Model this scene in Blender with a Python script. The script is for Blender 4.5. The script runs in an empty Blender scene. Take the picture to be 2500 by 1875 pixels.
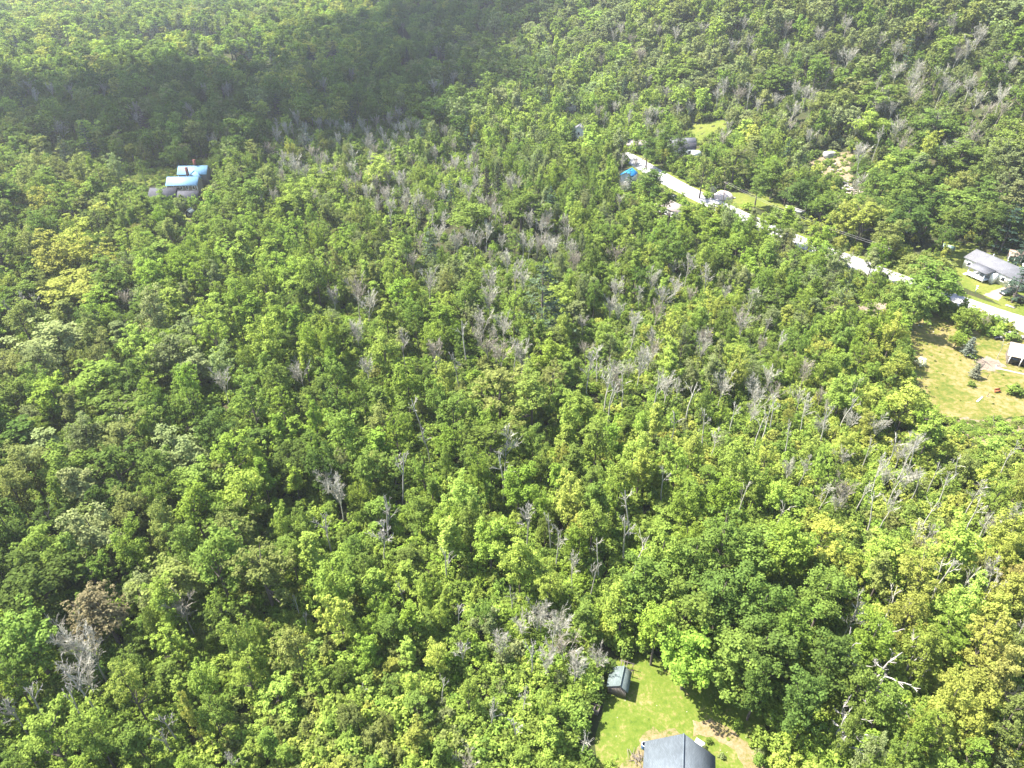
import bpy, bmesh, math, random
import numpy as np
from mathutils import Vector, Matrix, geometry
R_ = math.radians
SC = bpy.context.scene
rng = np.random.default_rng(7)
random.seed(7)

# ------------------------------------------------------------------ camera
CAM_H, PITCH, FPX = 82.0, R_(35.0), 1720.0
cam_d = bpy.data.cameras.new('camera'); cam = bpy.data.objects.new('camera', cam_d)
SC.collection.objects.link(cam); SC.camera = cam
cam_d.sensor_width = 36.0; cam_d.lens = FPX / 2500 * 36.0
cam_d.clip_start = 0.5; cam_d.clip_end = 12000
cam.location = (0, 0, CAM_H); cam.rotation_euler = (R_(90) - PITCH, 0, 0)

# ------------------------------------------------------------------ light
SUN_EL, SUN_AZ = R_(56), R_(18)
to_sun = Vector((-math.cos(SUN_AZ) * math.cos(SUN_EL), math.sin(SUN_AZ) * math.cos(SUN_EL), math.sin(SUN_EL)))
world = bpy.data.worlds.new('World'); SC.world = world; world.use_nodes = True
wn = world.node_tree; wn.nodes.clear()
sky = wn.nodes.new('ShaderNodeTexSky'); sky.sky_type = 'NISHITA'; sky.sun_disc = False
sky.sun_elevation = SUN_EL; sky.sun_rotation = R_(-72)
bg = wn.nodes.new('ShaderNodeBackground'); bg.inputs[1].default_value = 0.11
wo = wn.nodes.new('ShaderNodeOutputWorld')
wn.links.new(sky.outputs[0], bg.inputs[0]); wn.links.new(bg.outputs[0], wo.inputs[0])
sd = bpy.data.lights.new('sun', 'SUN'); sd.energy = 5.0; sd.angle = R_(0.53); sd.color = (1.0, 0.95, 0.87)
so = bpy.data.objects.new('sun', sd); SC.collection.objects.link(so)
so.rotation_euler = (-to_sun).to_track_quat('-Z', 'Y').to_euler(); so.location = (0, 0, 200)
SC.view_settings.view_transform = 'Standard'; SC.view_settings.look = 'None'
SC.view_settings.exposure = 2.0; SC.view_settings.gamma = 1.0; SC.view_settings.use_curve_mapping = False
SC.cycles.max_bounces = 6; SC.cycles.diffuse_bounces = 3; SC.cycles.transmission_bounces = 3; SC.cycles.glossy_bounces = 2
SC.cycles.volume_bounces = 0; SC.cycles.transparent_max_bounces = 24
SC.cycles.caustics_reflective = False; SC.cycles.caustics_refractive = False
SC.cycles.use_denoising = True

# ------------------------------------------------------------------ ground shape and picture-to-ground survey
P0 = np.array([118.4, 141.5]); NRM = np.array([0.845, 0.534])
def terr(x, y):
    x = np.asarray(x, float); y = np.asarray(y, float)
    d = (x - P0[0]) * NRM[0] + (y - P0[1]) * NRM[1] - 30
    k = 34.0; s = 0.43
    h = np.where(d < 0, 0, np.where(d < k, s * d * d / (2 * k), s * (d - k / 2)))
    h = 130 * np.tanh(h / 130)
    roll = np.clip(h / 12, 0, 1) * (1.6 * np.sin(x * .041 + y * .023) + 1.3 * np.sin(x * .017 - y * .037 + 1.0))
    return h + roll
cp, sp = math.cos(PITCH), math.sin(PITCH)
def project(x, y, z):
    dz = np.asarray(z, float) - CAM_H
    Z = np.asarray(y, float) * cp - dz * sp
    up = np.asarray(y, float) * sp + dz * cp
    return 1250 + FPX * np.asarray(x, float) / Z, 937.5 - FPX * up / Z, Z
def hit(px, py, hgt=0.0):
    u = (px - 1250) / FPX; v = (py - 937.5) / FPX
    dx, dy, dz = u, cp - v * sp, -(sp + v * cp)
    t = 20.0
    while t < 2500:
        if CAM_H + dz * t <= float(terr(dx * t, dy * t)) + hgt: break
        t += 2.0
    lo, hi = t - 2, t
    for _ in range(14):
        m = (lo + hi) / 2
        if CAM_H + dz * m <= float(terr(dx * m, dy * m)) + hgt: hi = m
        else: lo = m
    return np.array([dx * hi, dy * hi, CAM_H + dz * hi - hgt])
S = 2500 / 2212.0      # my survey of the photograph was read off a 2212 pixel wide print of it

# ------------------------------------------------------------------ materials
MATS = {}
def nt(name):
    m = bpy.data.materials.new(name); m.use_nodes = True
    t = m.node_tree; t.nodes.clear(); o = t.nodes.new('ShaderNodeOutputMaterial'); MATS[name] = m
    return m, t, o
def node(t, kind, **kw):
    n = t.nodes.new(kind)
    for k, v in kw.items():
        if k.startswith('i_'): n.inputs[k[2:].replace('_', ' ')].default_value = v
        else: setattr(n, k, v)
    return n
def rgb(c): return (c[0], c[1], c[2], 1)
def ramp(t, stops):
    r = node(t, 'ShaderNodeValToRGB'); e = r.color_ramp.elements
    e[0].position, e[0].color = stops[0][0], rgb(stops[0][1]); e[1].position, e[1].color = stops[-1][0], rgb(stops[-1][1])
    for p, c in stops[1:-1]:
        x = e.new(p); x.color = rgb(c)
    return r
def simple(name, col, rough=.7, var=.15, scale=2.0, metal=0.0, bump=0.0, spec=.3):
    m, t, o = nt(name); b = node(t, 'ShaderNodeBsdfPrincipled'); b.inputs['Roughness'].default_value = rough
    b.inputs['Metallic'].default_value = metal; b.inputs['Specular IOR Level'].default_value = spec
    tc = node(t, 'ShaderNodeTexCoord'); n = node(t, 'ShaderNodeTexNoise', i_Scale=scale, i_Detail=6.0, i_Roughness=.65)
    t.links.new(tc.outputs['Object'], n.inputs['Vector'])
    r = ramp(t, [(.3, [c * (1 - var) for c in col]), (.7, [min(1, c * (1 + var)) for c in col])])
    t.links.new(n.outputs['Fac'], r.inputs[0]); t.links.new(r.outputs[0], b.inputs['Base Color'])
    if bump:
        bp = node(t, 'ShaderNodeBump', i_Strength=bump, i_Distance=.05); t.links.new(n.outputs['Fac'], bp.inputs['Height']); t.links.new(bp.outputs[0], b.inputs['Normal'])
    t.links.new(b.outputs[0], o.inputs[0]); return m

def leaf_material(name, trans=.68, vmin=.58, vmax=1.42):
    m, t, o = nt(name)
    a = node(t, 'ShaderNodeAttribute', attribute_type='INSTANCER', attribute_name='tint')
    g = node(t, 'ShaderNodeNewGeometry')
    mr = node(t, 'ShaderNodeMapRange'); mr.inputs['To Min'].default_value = vmin; mr.inputs['To Max'].default_value = vmax
    t.links.new(g.outputs['Random Per Island'], mr.inputs['Value'])
    sc = node(t, 'ShaderNodeVectorMath', operation='SCALE'); t.links.new(a.outputs['Color'], sc.inputs[0]); t.links.new(mr.outputs[0], sc.inputs['Scale'])
    yl = node(t, 'ShaderNodeVectorMath', operation='MULTIPLY'); yl.inputs[1].default_value = (1.08 * trans, 1.12 * trans, .5 * trans)
    t.links.new(sc.outputs[0], yl.inputs[0])
    d = node(t, 'ShaderNodeBsdfDiffuse'); tr = node(t, 'ShaderNodeBsdfTranslucent')
    t.links.new(sc.outputs[0], d.inputs[0]); t.links.new(yl.outputs[0], tr.inputs[0])
    m1 = node(t, 'ShaderNodeAddShader')      # what a leaf throws back plus what it lets through
    t.links.new(d.outputs[0], m1.inputs[0]); t.links.new(tr.outputs[0], m1.inputs[1]); t.links.new(m1.outputs[0], o.inputs[0])
    return m
LEAF = leaf_material('leaf'); NEEDLE = leaf_material('needle', trans=.35, vmin=.55, vmax=1.4)
BARK = simple('bark', (.11, .09, .075), .9, .35, 3.0)
def dead_material():
    m, t, o = nt('bare_wood'); a = node(t, 'ShaderNodeAttribute', attribute_type='INSTANCER', attribute_name='tint')
    n = node(t, 'ShaderNodeTexNoise', i_Scale=1.5, i_Detail=5.0); tc = node(t, 'ShaderNodeTexCoord'); t.links.new(tc.outputs['Object'], n.inputs['Vector'])
    mr = node(t, 'ShaderNodeMapRange'); mr.inputs['From Min'].default_value = .3; mr.inputs['From Max'].default_value = .7; mr.inputs['To Min'].default_value = .6; mr.inputs['To Max'].default_value = 1.2
    t.links.new(n.outputs['Fac'], mr.inputs['Value'])
    s = node(t, 'ShaderNodeVectorMath', operation='SCALE'); t.links.new(a.outputs['Color'], s.inputs[0]); t.links.new(mr.outputs[0], s.inputs['Scale'])
    d = node(t, 'ShaderNodeBsdfDiffuse'); t.links.new(s.outputs[0], d.inputs[0]); t.links.new(d.outputs[0], o.inputs[0]); return m
DEAD = dead_material()

def ground_material(name, stops, s1=.25, s2=2.2, bump=.6, fleck=None):
    m, t, o = nt(name); b = node(t, 'ShaderNodeBsdfPrincipled', i_Roughness=.95); b.inputs['Specular IOR Level'].default_value = .1
    tc = node(t, 'ShaderNodeTexCoord')
    n1 = node(t, 'ShaderNodeTexNoise', i_Scale=s1, i_Detail=7.0, i_Roughness=.62, i_Distortion=.6); n2 = node(t, 'ShaderNodeTexNoise', i_Scale=s2, i_Detail=6.0, i_Roughness=.7)
    for n in (n1, n2): t.links.new(tc.outputs['Object'], n.inputs['Vector'])
    ad = node(t, 'ShaderNodeMath', operation='MULTIPLY_ADD'); ad.inputs[1].default_value = .62; t.links.new(n2.outputs['Fac'], ad.inputs[0])
    ml = node(t, 'ShaderNodeMath', operation='MULTIPLY'); ml.inputs[1].default_value = .45; t.links.new(n1.outputs['Fac'], ml.inputs[0]); t.links.new(ml.outputs[0], ad.inputs[2])
    r = ramp(t, stops); t.links.new(ad.outputs[0], r.inputs[0])
    col = r.outputs[0]
    if fleck:
        v = node(t, 'ShaderNodeTexVoronoi', i_Scale=fleck[1]); t.links.new(tc.outputs['Object'], v.inputs['Vector'])
        lt = node(t, 'ShaderNodeMath', operation='LESS_THAN'); lt.inputs[1].default_value = fleck[2]; t.links.new(v.outputs['Distance'], lt.inputs[0])
        mx = node(t, 'ShaderNodeMixRGB'); mx.inputs[2].default_value = rgb(fleck[0]); t.links.new(lt.outputs[0], mx.inputs[0]); t.links.new(col, mx.inputs[1]); col = mx.outputs[0]
    t.links.new(col, b.inputs['Base Color'])
    bp = node(t, 'ShaderNodeBump', i_Strength=bump, i_Distance=.12); t.links.new(n2.outputs['Fac'], bp.inputs['Height']); t.links.new(bp.outputs[0], b.inputs['Normal'])
    t.links.new(b.outputs[0], o.inputs[0]); return m
FLOOR = ground_material('forest_floor', [(.36, (.025, .034, .011)), (.5, (.038, .05, .016)), (.62, (.06, .05, .028)), (.75, (.11, .085, .06))])
LAWN = ground_material('lawn_grass', [(.34, (.055, .092, .012)), (.47, (.085, .125, .016)), (.57, (.115, .145, .024)), (.66, (.20, .17, .065)), (.74, (.3, .235, .13))], .3, 1.9, .9, ((.5, .47, .4), .9, .045))
FIELD = ground_material('field_grass', [(.36, (.055, .085, .015)), (.45, (.09, .11, .02)), (.52, (.135, .13, .03)), (.58, (.19, .155, .06)), (.68, (.23, .185, .095))], .12, .9, .7)
MEADOW = ground_material('meadow_grass', [(.34, (.065, .10, .014)), (.5, (.105, .135, .022)), (.65, (.17, .165, .04))], .12, 1.6, .7)
TRACK = ground_material('dry_dirt', [(.34, (.09, .115, .022)), (.44, (.14, .13, .04)), (.54, (.21, .16, .085)), (.66, (.27, .205, .125)), (.76, (.33, .26, .18))], .45, 3.0, .8, ((.55, .5, .42), 1.2, .06))
DRIVE = ground_material('drive_gravel', [(.35, (.26, .2, .135)), (.6, (.33, .26, .185)), (.75, (.37, .31, .23))], .3, 4.0, .4)
ROADM = ground_material('road_surface', [(.35, (.30, .285, .285)), (.55, (.35, .335, .335)), (.75, (.38, .365, .365))], .15, 3.0, .2)
EARTH = ground_material('bare_earth', [(.35, (.10, .105, .03)), (.46, (.15, .125, .06)), (.58, (.22, .165, .115)), (.75, (.28, .22, .17))], .3, 2.5, .8)
BRUSHM = ground_material('dead_brush', [(.35, (.12, .10, .06)), (.5, (.21, .165, .125)), (.7, (.3, .24, .19))], .4, 5.0, 1.0)
WHITE = simple('white_paint', (.78, .78, .76), .6, .05, 1.0)
CREAM = simple('cream_siding', (.70, .67, .60), .7, .06, 1.0)
GREYWALL = simple('grey_clapboard', (.2, .185, .19), .8, .1, 2.0)
DARKWOOD = simple('dark_barn_wood', (.05, .042, .04), .9, .3, 3.0)
OLDWOOD = simple('weathered_wood', (.16, .135, .115), .9, .3, 4.0)
GLASS = simple('dark_glass', (.02, .022, .025), .15, .1, 1.0, spec=.6)
BLUEMETAL = simple('blue_metal_roof', (.17, .32, .44), .6, .05, .6)
BLUETARP = simple('blue_tarp', (.02, .22, .5), .5, .12, 1.5)
BRICK = simple('red_brick', (.17, .06, .045), .9, .25, 6.0)
PINKSTONE = simple('pale_pink_masonry', (.62, .5, .44), .85, .1, 5.0)
STONE = simple('pale_stone', (.30, .285, .265), .9, .25, 2.0, bump=.5)
GREENTARP = simple('pale_green_tarp', (.3, .46, .38), .5, .06, 1.5)
BLACKM = simple('black_rubber', (.02, .02, .02), .7, .2, 3.0)
CARDARK = simple('dark_car_paint', (.035, .04, .05), .25, .1, 1.0, spec=.6)
CARWHITE = simple('white_car_paint', (.78, .78, .78), .3, .03, 1.0, spec=.6)
BLUEPLASTIC = simple('blue_plastic', (.05, .13, .28), .45, .1, 2.0)
BROWNROOF = simple('brown_shingle', (.30, .22, .17), .9, .18, 4.0)
TAUPEROOF = simple('taupe_shingle', (.27, .23, .21), .9, .1, 3.0)
CREAMROOF = simple('cream_metal_roof', (.5, .42, .31), .6, .05, .8)
RUST = simple('rusty_orange', (.30, .09, .04), .8, .2, 5.0)
def shingle_material(name, col, rows=7.5):
    m, t, o = nt(name); b = node(t, 'ShaderNodeBsdfPrincipled', i_Roughness=.85); b.inputs['Specular IOR Level'].default_value = .2
    tc = node(t, 'ShaderNodeTexCoord'); br = node(t, 'ShaderNodeTexBrick', i_Scale=1.0)
    br.inputs['Brick Width'].default_value = .33; br.inputs['Row Height'].default_value = 1 / rows; br.inputs['Mortar Size'].default_value = .012; br.offset = .5
    br.inputs['Color1'].default_value = rgb([c * .86 for c in col]); br.inputs['Color2'].default_value = rgb([c * 1.12 for c in col]); br.inputs['Mortar'].default_value = rgb([c * .62 for c in col])
    t.links.new(tc.outputs['UV'], br.inputs['Vector'])
    n = node(t, 'ShaderNodeTexNoise', i_Scale=.7, i_Detail=5.0); t.links.new(tc.outputs['Object'], n.inputs['Vector'])
    mr = node(t, 'ShaderNodeMapRange'); mr.inputs['From Min'].default_value = .3; mr.inputs['From Max'].default_value = .7; mr.inputs['To Min'].default_value = .86; mr.inputs['To Max'].default_value = 1.1; t.links.new(n.outputs['Fac'], mr.inputs['Value'])
    s = node(t, 'ShaderNodeVectorMath', operation='SCALE'); t.links.new(br.outputs['Color'], s.inputs[0]); t.links.new(mr.outputs[0], s.inputs['Scale']); t.links.new(s.outputs[0], b.inputs['Base Color'])
    bp = node(t, 'ShaderNodeBump', i_Strength=.5, i_Distance=.02); t.links.new(br.outputs['Fac'], bp.inputs['Height']); bp.invert = True; t.links.new(bp.outputs[0], b.inputs['Normal'])
    t.links.new(b.outputs[0], o.inputs[0]); return m
SHINGLE = shingle_material('grey_shingle', (.125, .145, .16)); SHINGLE_L = shingle_material('light_grey_shingle', (.16, .16, .172)); SHINGLE_D = shingle_material('dark_grey_shingle', (.075, .075, .088)); SHINGLE_G = shingle_material('green_grey_shingle', (.15, .185, .175))

# ------------------------------------------------------------------ mesh helpers
class MB:
    def __init__(s): s.V = []; s.F = []; s.n = 0
    def add(s, V, F, mat=0):
        V = np.asarray(V, float).reshape(-1, 3); F = np.asarray(F, int)
        s.V.append(V); s.F.append((F + s.n, mat)); s.n += len(V)
    def mesh(s, name, mats, uv=False):
        me = bpy.data.meshes.new(name)
        V = np.concatenate(s.V); me.vertices.add(len(V)); me.vertices.foreach_set('co', V.astype(np.float32).ravel())
        loops = np.concatenate([f.ravel() for f, _ in s.F]); tot = np.concatenate([np.full(len(f), f.shape[1]) for f, _ in s.F]); mi = np.concatenate([np.full(len(f), k) for f, k in s.F])
        me.loops.add(len(loops)); me.loops.foreach_set('vertex_index', loops.astype(np.int32))
        me.polygons.add(len(tot)); st = np.concatenate([[0], np.cumsum(tot)[:-1]])
        me.polygons.foreach_set('loop_start', st.astype(np.int32)); me.polygons.foreach_set('loop_total', tot.astype(np.int32)); me.polygons.foreach_set('material_index', mi.astype(np.int32))
        for m in mats: me.materials.append(m)
        me.update(calc_edges=True)
        if uv:   # box-free roof mapping: u along the horizontal, v up the slope
            ul = me.uv_layers.new(name='UVMap')
            for p in me.polygons:
                n = p.normal; h = Vector((-n.y, n.x, 0)); h = h.normalized() if h.length > 1e-4 else Vector((1, 0, 0)); w = n.cross(h)
                for li in p.loop_indices:
                    c = me.vertices[me.loops[li].vertex_index].co; ul.data[li].uv = (c.dot(h), c.dot(w))
        return me
    def box(s, x0, x1, y0, y1, z0, z1, mat=0):
        s.add([(x0, y0, z0), (x1, y0, z0), (x1, y1, z0), (x0, y1, z0), (x0, y0, z1), (x1, y0, z1), (x1, y1, z1), (x0, y1, z1)],
              [(0, 3, 2, 1), (4, 5, 6, 7), (0, 1, 5, 4), (1, 2, 6, 5), (2, 3, 7, 6), (3, 0, 4, 7)], mat); return s
    def tube(s, P, r, n=5, mat=0, cap=True):
        P = np.asarray(P, float); k = len(P); r = np.broadcast_to(np.asarray(r, float), (k,))
        T = np.gradient(P, axis=0); T /= np.linalg.norm(T, axis=1)[:, None] + 1e-9
        ref = np.where(np.abs(T[:, 2:3]) > .9, np.array([[1., 0, 0]]), np.array([[0, 0, 1.]]))
        A = np.cross(T, ref); A /= np.linalg.norm(A, axis=1)[:, None] + 1e-9; B = np.cross(T, A)
        an = np.arange(n) * 2 * math.pi / n
        V = P[:, None] + r[:, None, None] * (np.cos(an)[None, :, None] * A[:, None] + np.sin(an)[None, :, None] * B[:, None])
        i = np.arange(k - 1)[:, None] * n; j = np.arange(n)[None]; j2 = (j + 1) % n
        F = np.stack([i + j, i + j2, i + n + j2, i + n + j], -1).reshape(-1, 4)
        s.add(V.reshape(-1, 3), F, mat); return s

def link(o): SC.collection.objects.link(o); return o
def tag(o, label=None, cat=None, group=None, kind=None):
    for k, v in (('label', label), ('category', cat), ('group', group), ('kind', kind)):
        if v: o[k] = v
    return o
def empty(name, loc, rz=0.0, label=None, cat=None, group=None, scale=None):
    o = bpy.data.objects.new(name, None); o.location = loc; o.rotation_euler = (0, 0, rz); o.empty_display_size = .5
    if scale is not None: o.scale = scale
    link(o); return tag(o, label, cat, group)
def part(name, mesh, parent, tint=None, label=None):
    o = bpy.data.objects.new(name, mesh); o.parent = parent; link(o)
    if tint is not None: o['tint'] = [float(c) for c in tint]
    if label: o['label'] = label
    return o
def mpart(name, mb, mats, parent, uv=False, label=None, smooth=False):
    mats = mats if isinstance(mats, (list, tuple)) else [mats]
    me = mb.mesh(name, mats, uv)
    if smooth: me.polygons.foreach_set('use_smooth', np.ones(len(me.polygons), bool))
    return part(name, me, parent, None, label)
def unit(v): return v / (np.linalg.norm(v, axis=-1, keepdims=True) + 1e-9)

# ------------------------------------------------------------------ ground, road and clearings
def ground():
    xs = np.concatenate([[-6000, -3000, -1500], np.arange(-760, 521, 5.0), [800, 1500, 3000, 6000]]); ys = np.concatenate([[-3000, -1000, -200], np.arange(0, 1001, 5.0), [1300, 2000, 4000, 8000]])
    X, Y = np.meshgrid(xs, ys); Zt = terr(X, Y); nx, ny = len(xs), len(ys)
    i = np.arange(ny - 1)[:, None] * nx + np.arange(nx - 1)[None]; F = np.stack([i, i + 1, i + nx + 1, i + nx], -1).reshape(-1, 4)
    m = MB(); m.add(np.stack([X, Y, Zt], -1), F); o = link(bpy.data.objects.new('ground', m.mesh('ground', [FLOOR]))); tag(o, kind='structure')
    return o
ground()
def pip(px, py, poly):
    px = np.asarray(px, float); py = np.asarray(py, float); c = np.zeros(px.shape, bool); n = len(poly)
    for k in range(n):
        x1, y1 = poly[k]; x2, y2 = poly[(k + 1) % n]
        if y1 == y2: continue
        c ^= ((y1 > py) != (y2 > py)) & (px < (x2 - x1) * (py - y1) / (y2 - y1) + x1)
    return c
def sheet(name, poly, dz, mat, step=2.5, wob=.5, cat=None):
    """A patch of ground cover draped on the terrain inside a ground polygon, with an uneven edge."""
    r = np.random.default_rng(len(name) * 13 + int(dz * 1000))
    out = []
    for k in range(len(poly)):
        a = np.array(poly[k][:2], float); b = np.array(poly[(k + 1) % len(poly)][:2], float); n = max(1, int(np.linalg.norm(b - a) / (step * .6)))
        for q in range(n): out.append(a + (b - a) * q / n + r.uniform(-wob, wob, 2))
    out = np.array(out); x0, y0 = out.min(0); x1, y1 = out.max(0)
    gx, gy = np.meshgrid(np.arange(x0, x1, step), np.arange(y0, y1, step)); gx = gx.ravel() + .01; gy = gy.ravel() + .01
    ins = pip(gx, gy, out); pts = [Vector(p) for p in out] + [Vector((a, b)) for a, b in zip(gx[ins], gy[ins])]
    v, e, f, *_ = geometry.delaunay_2d_cdt(pts, [], [list(range(len(out)))], 1, 1e-4)
    V = [(p.x, p.y, float(terr(p.x, p.y)) + dz) for p in v]
    me = bpy.data.meshes.new(name); me.from_pydata(V, [], [list(q) for q in f]); me.materials.append(mat); me.update()
    if len(me.polygons) and me.polygons[0].normal.z < 0: me.flip_normals()
    o = link(bpy.data.objects.new(name, me)); return tag(o, kind='structure')
def gpoly(pts): return [hit(x, y)[:2] for x, y in pts]
road_px = [(2600, 840), (2500, 792), (2420, 765), (2330, 733), (2230, 697), (2060, 632), (1880, 560), (1690, 472), (1600, 423), (1550, 393), (1515, 375)]
RC = np.array([hit(*p)[:2] for p in road_px])
def dense(P, k=8):
    P = np.asarray(P); out = []
    for i in range(len(P) - 1):
        p0, p1, p2, p3 = P[max(i - 1, 0)], P[i], P[i + 1], P[min(i + 2, len(P) - 1)]
        for q in range(k):
            t = q / k; out.append(.5 * (2 * p1 + (p2 - p0) * t + (2 * p0 - 5 * p1 + 4 * p2 - p3) * t * t + (3 * p1 - p0 - 3 * p2 + p3) * t ** 3))
    return np.array(out + [P[-1]])
def strip(name, C, w, dz, mat, kerb=False):
    C = dense(C); T = unit(np.gradient(C, axis=0)); N = np.stack([-T[:, 1], T[:, 0]], 1); r = np.random.default_rng(3)
    m = MB(); cols = [-1, -.5, 0, .5, 1]; V = []
    for i, c in enumerate(C):
        for q in cols:
            p = c + N[i] * (q * w / 2 + (r.uniform(-.12, .12) if abs(q) == 1 else 0)); V.append((p[0], p[1], float(terr(*p)) + dz))
    k = len(cols); F = [(i * k + j, i * k + j + 1, (i + 1) * k + j + 1, (i + 1) * k + j) for i in range(len(C) - 1) for j in range(k - 1)]
    m.add(V, F); o = link(bpy.data.objects.new(name, m.mesh(name, [mat])))
    if o.data.polygons[0].normal.z < 0: o.data.flip_normals()
    return tag(o, kind='structure')
strip('road_verge', RC, 11.5, .02, MEADOW)
strip('road', RC, 7.4, .05, ROADM)
LAWN_PX = [(1448, 1950), (1452, 1790), (1462, 1745), (1478, 1700), (1480, 1640), (1515, 1605), (1580, 1590), (1660, 1640), (1760, 1660), (1880, 1730), (1860, 1790), (1950, 1870), (1990, 1960)]
sheet('lawn', gpoly(LAWN_PX), .02, LAWN, 1.5, .3)
sheet('dirt_track', gpoly([(1690, 1760), (1750, 1762), (1800, 1790), (1850, 1840), (1890, 1900), (1900, 1970), (1820, 1970), (1830, 1890), (1790, 1830), (1740, 1800), (1690, 1795)]), .05, TRACK, 1.0, .25)
PATCH = ground_material('worn_lawn', [(.36, (.06, .095, .014)), (.47, (.10, .12, .025)), (.55, (.18, .145, .07)), (.68, (.26, .2, .12))], .5, 2.2, .9, ((.4, .37, .3), 1.3, .05))
sheet('dirt_patch', gpoly([(1570, 1795), (1600, 1780), (1660, 1785), (1680, 1800), (1600, 1830), (1575, 1870), (1560, 1960), (1480, 1960), (1490, 1880), (1540, 1855)]), .04, PATCH, 1.0, .35)
FIELD_PX = [(2195, 770), (2270, 745), (2330, 785), (2345, 820), (2420, 795), (2520, 815), (2540, 1010), (2420, 1025), (2310, 1020), (2230, 960), (2215, 870)]
sheet('field', gpoly(FIELD_PX), .03, FIELD, 2.0, .5)
sheet('house_lawn', gpoly([(2300, 600), (2330, 585), (2420, 605), (2520, 650), (2540, 800), (2400, 722), (2345, 700), (2330, 640)]), .03, MEADOW, 2.0, .4)
sheet('driveway', gpoly([(2400, 720), (2470, 694), (2520, 690), (2520, 700), (2450, 722), (2436, 735)]), .06, DRIVE, 1.2, .2)
sheet('clearing', gpoly([(1970, 390), (2030, 372), (2075, 372), (2080, 430), (2075, 470), (2040, 480), (2020, 450), (1990, 425)]), .05, EARTH, 2.5, .8)
sheet('roadside_lawn', gpoly([(1720, 480), (1760, 470), (1815, 470), (1850, 475), (1905, 490), (1930, 530), (1925, 545), (1880, 520), (1830, 500), (1780, 510), (1750, 500)]), .04, MEADOW, 2.5, .5)
sheet('far_meadow', gpoly([(1640, 345), (1660, 322), (1700, 300), (1750, 288), (1790, 296), (1780, 320), (1735, 330), (1715, 350), (1705, 385), (1690, 385)]), .04, MEADOW, 4.0, .8)
sheet('barn_lawn', gpoly([(446, 412), (475, 384), (520, 384), (510, 415), (530, 440), (525, 480), (500, 500), (470, 540), (440, 535), (430, 500), (380, 490)]), .04, MEADOW, 4.0, .8)
sheet('brushy_meadow', gpoly([(230, 445), (300, 425), (380, 405), (440, 402), (450, 420), (420, 440), (370, 455), (300, 460)]), .03, MEADOW, 4.0, 1.0)
sheet('dead_brush_patch', gpoly([(2080, 745), (2110, 725), (2160, 730), (2170, 760), (2140, 775), (2090, 768)]), .05, BRUSHM, 1.5, .5)
sheet('brush_bank', gpoly([(2300, 1020), (2420, 1022), (2520, 1030), (2520, 1150), (2420, 1120), (2360, 1060), (2310, 1050)]), .04, EARTH, 1.5, .6)
sheet('burnt_patch', gpoly([(2385, 885), (2410, 868), (2440, 880), (2455, 895), (2425, 905), (2390, 905)]), .055, BRUSHM, 1.0, .4)

# ------------------------------------------------------------------ tree building
def sphere(r, n):
    return unit(r.normal(size=(n, 3)))
def leaf_quads(mb, P, N, size, r, mat=0, aspect=.72, fold=.18):
    n = len(P); N = unit(N); t = unit(np.cross(N, sphere(r, n))); b = np.cross(N, t)
    a = (size * r.uniform(.7, 1.25, n))[:, None]; w = a * aspect
    V = np.stack([P + a * t, P + w * b - N * a * fold, P - a * t * .9, P - w * b - N * a * fold], 1)
    mb.add(V.reshape(-1, 3), np.arange(4 * n).reshape(n, 4), mat)
def crown(mb, seed, R, Hh, zc, lobes, lr, per, leaf, style='round', mat=0):
    """Leaf sprays in puffs strung along limbs that leave the stem at many angles; uneven, lopsided, with gaps. Returns the puff centres."""
    r = np.random.default_rng(seed)
    nl = dict(round=17, upright=15, airy=15, spread=16)[style]; k = lobes // nl + 1; c = []; L = []
    lop = r.normal(0, .12, 2)
    for i in range(nl):
        az = i * 2.4 + r.normal(0, .45); f = (i + .5) / nl
        el = R_(r.uniform(-32, 5)) if f < .28 else R_(r.uniform(0, 42)) if f < .62 else R_(r.uniform(35, 88))
        if style == 'upright': el = R_(r.uniform(-40, 25)) if f < .35 else R_(r.uniform(20, 85))
        if style == 'spread': el *= .75
        d = np.array([math.cos(az) * math.cos(el) + lop[0], math.sin(az) * math.cos(el) + lop[1], math.sin(el)])
        ln = r.uniform(.62, 1.12) if style != 'airy' else r.uniform(.6, 1.2)
        tip = d * np.array([R - lr * .5, R - lr * .5, Hh - lr * .4]) * ln
        if style == 'upright': tip[:2] *= 1 - .5 * np.clip(tip[2] / Hh, 0, 1)
        st = np.array([0, 0, -Hh * .55 + .25 * max(tip[2], -Hh * .3)])
        for q in range(k):
            u = r.uniform(.42, 1.0) if q else 1.0
            p = st + (tip - st) * u + r.normal(0, .20 * R * (.6 if style == 'upright' else 1) * (1.15 - .5 * u), 3) * np.array([1, 1, .7]); c.append(p); L.append(lr * r.uniform(.55, 1.15) * (1.15 - .3 * u))
    c = np.array(c); L = np.array(L); n = len(c); d = unit(c / np.array([R, R, Hh]) + np.array([0, 0, .2]))
    c[:, 2] += zc
    pn = np.maximum(6, (per * (L / lr) ** 2).astype(int)); idx = np.repeat(np.arange(n), pn); m = len(idx)
    q = unit(sphere(r, m) + .5 * d[idx] + np.array([0, 0, .3]))
    P = c[idx] + q * (L[idx] * r.uniform(.45, 1.12, m))[:, None] * np.array([1, 1, .66 if style != 'spread' else .45])
    N = .45 * q + np.array([0, 0, .62]) + .5 * sphere(r, m) + .2 * np.array(to_sun)
    leaf_quads(mb, P, N, leaf, r, mat)
    return c
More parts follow.
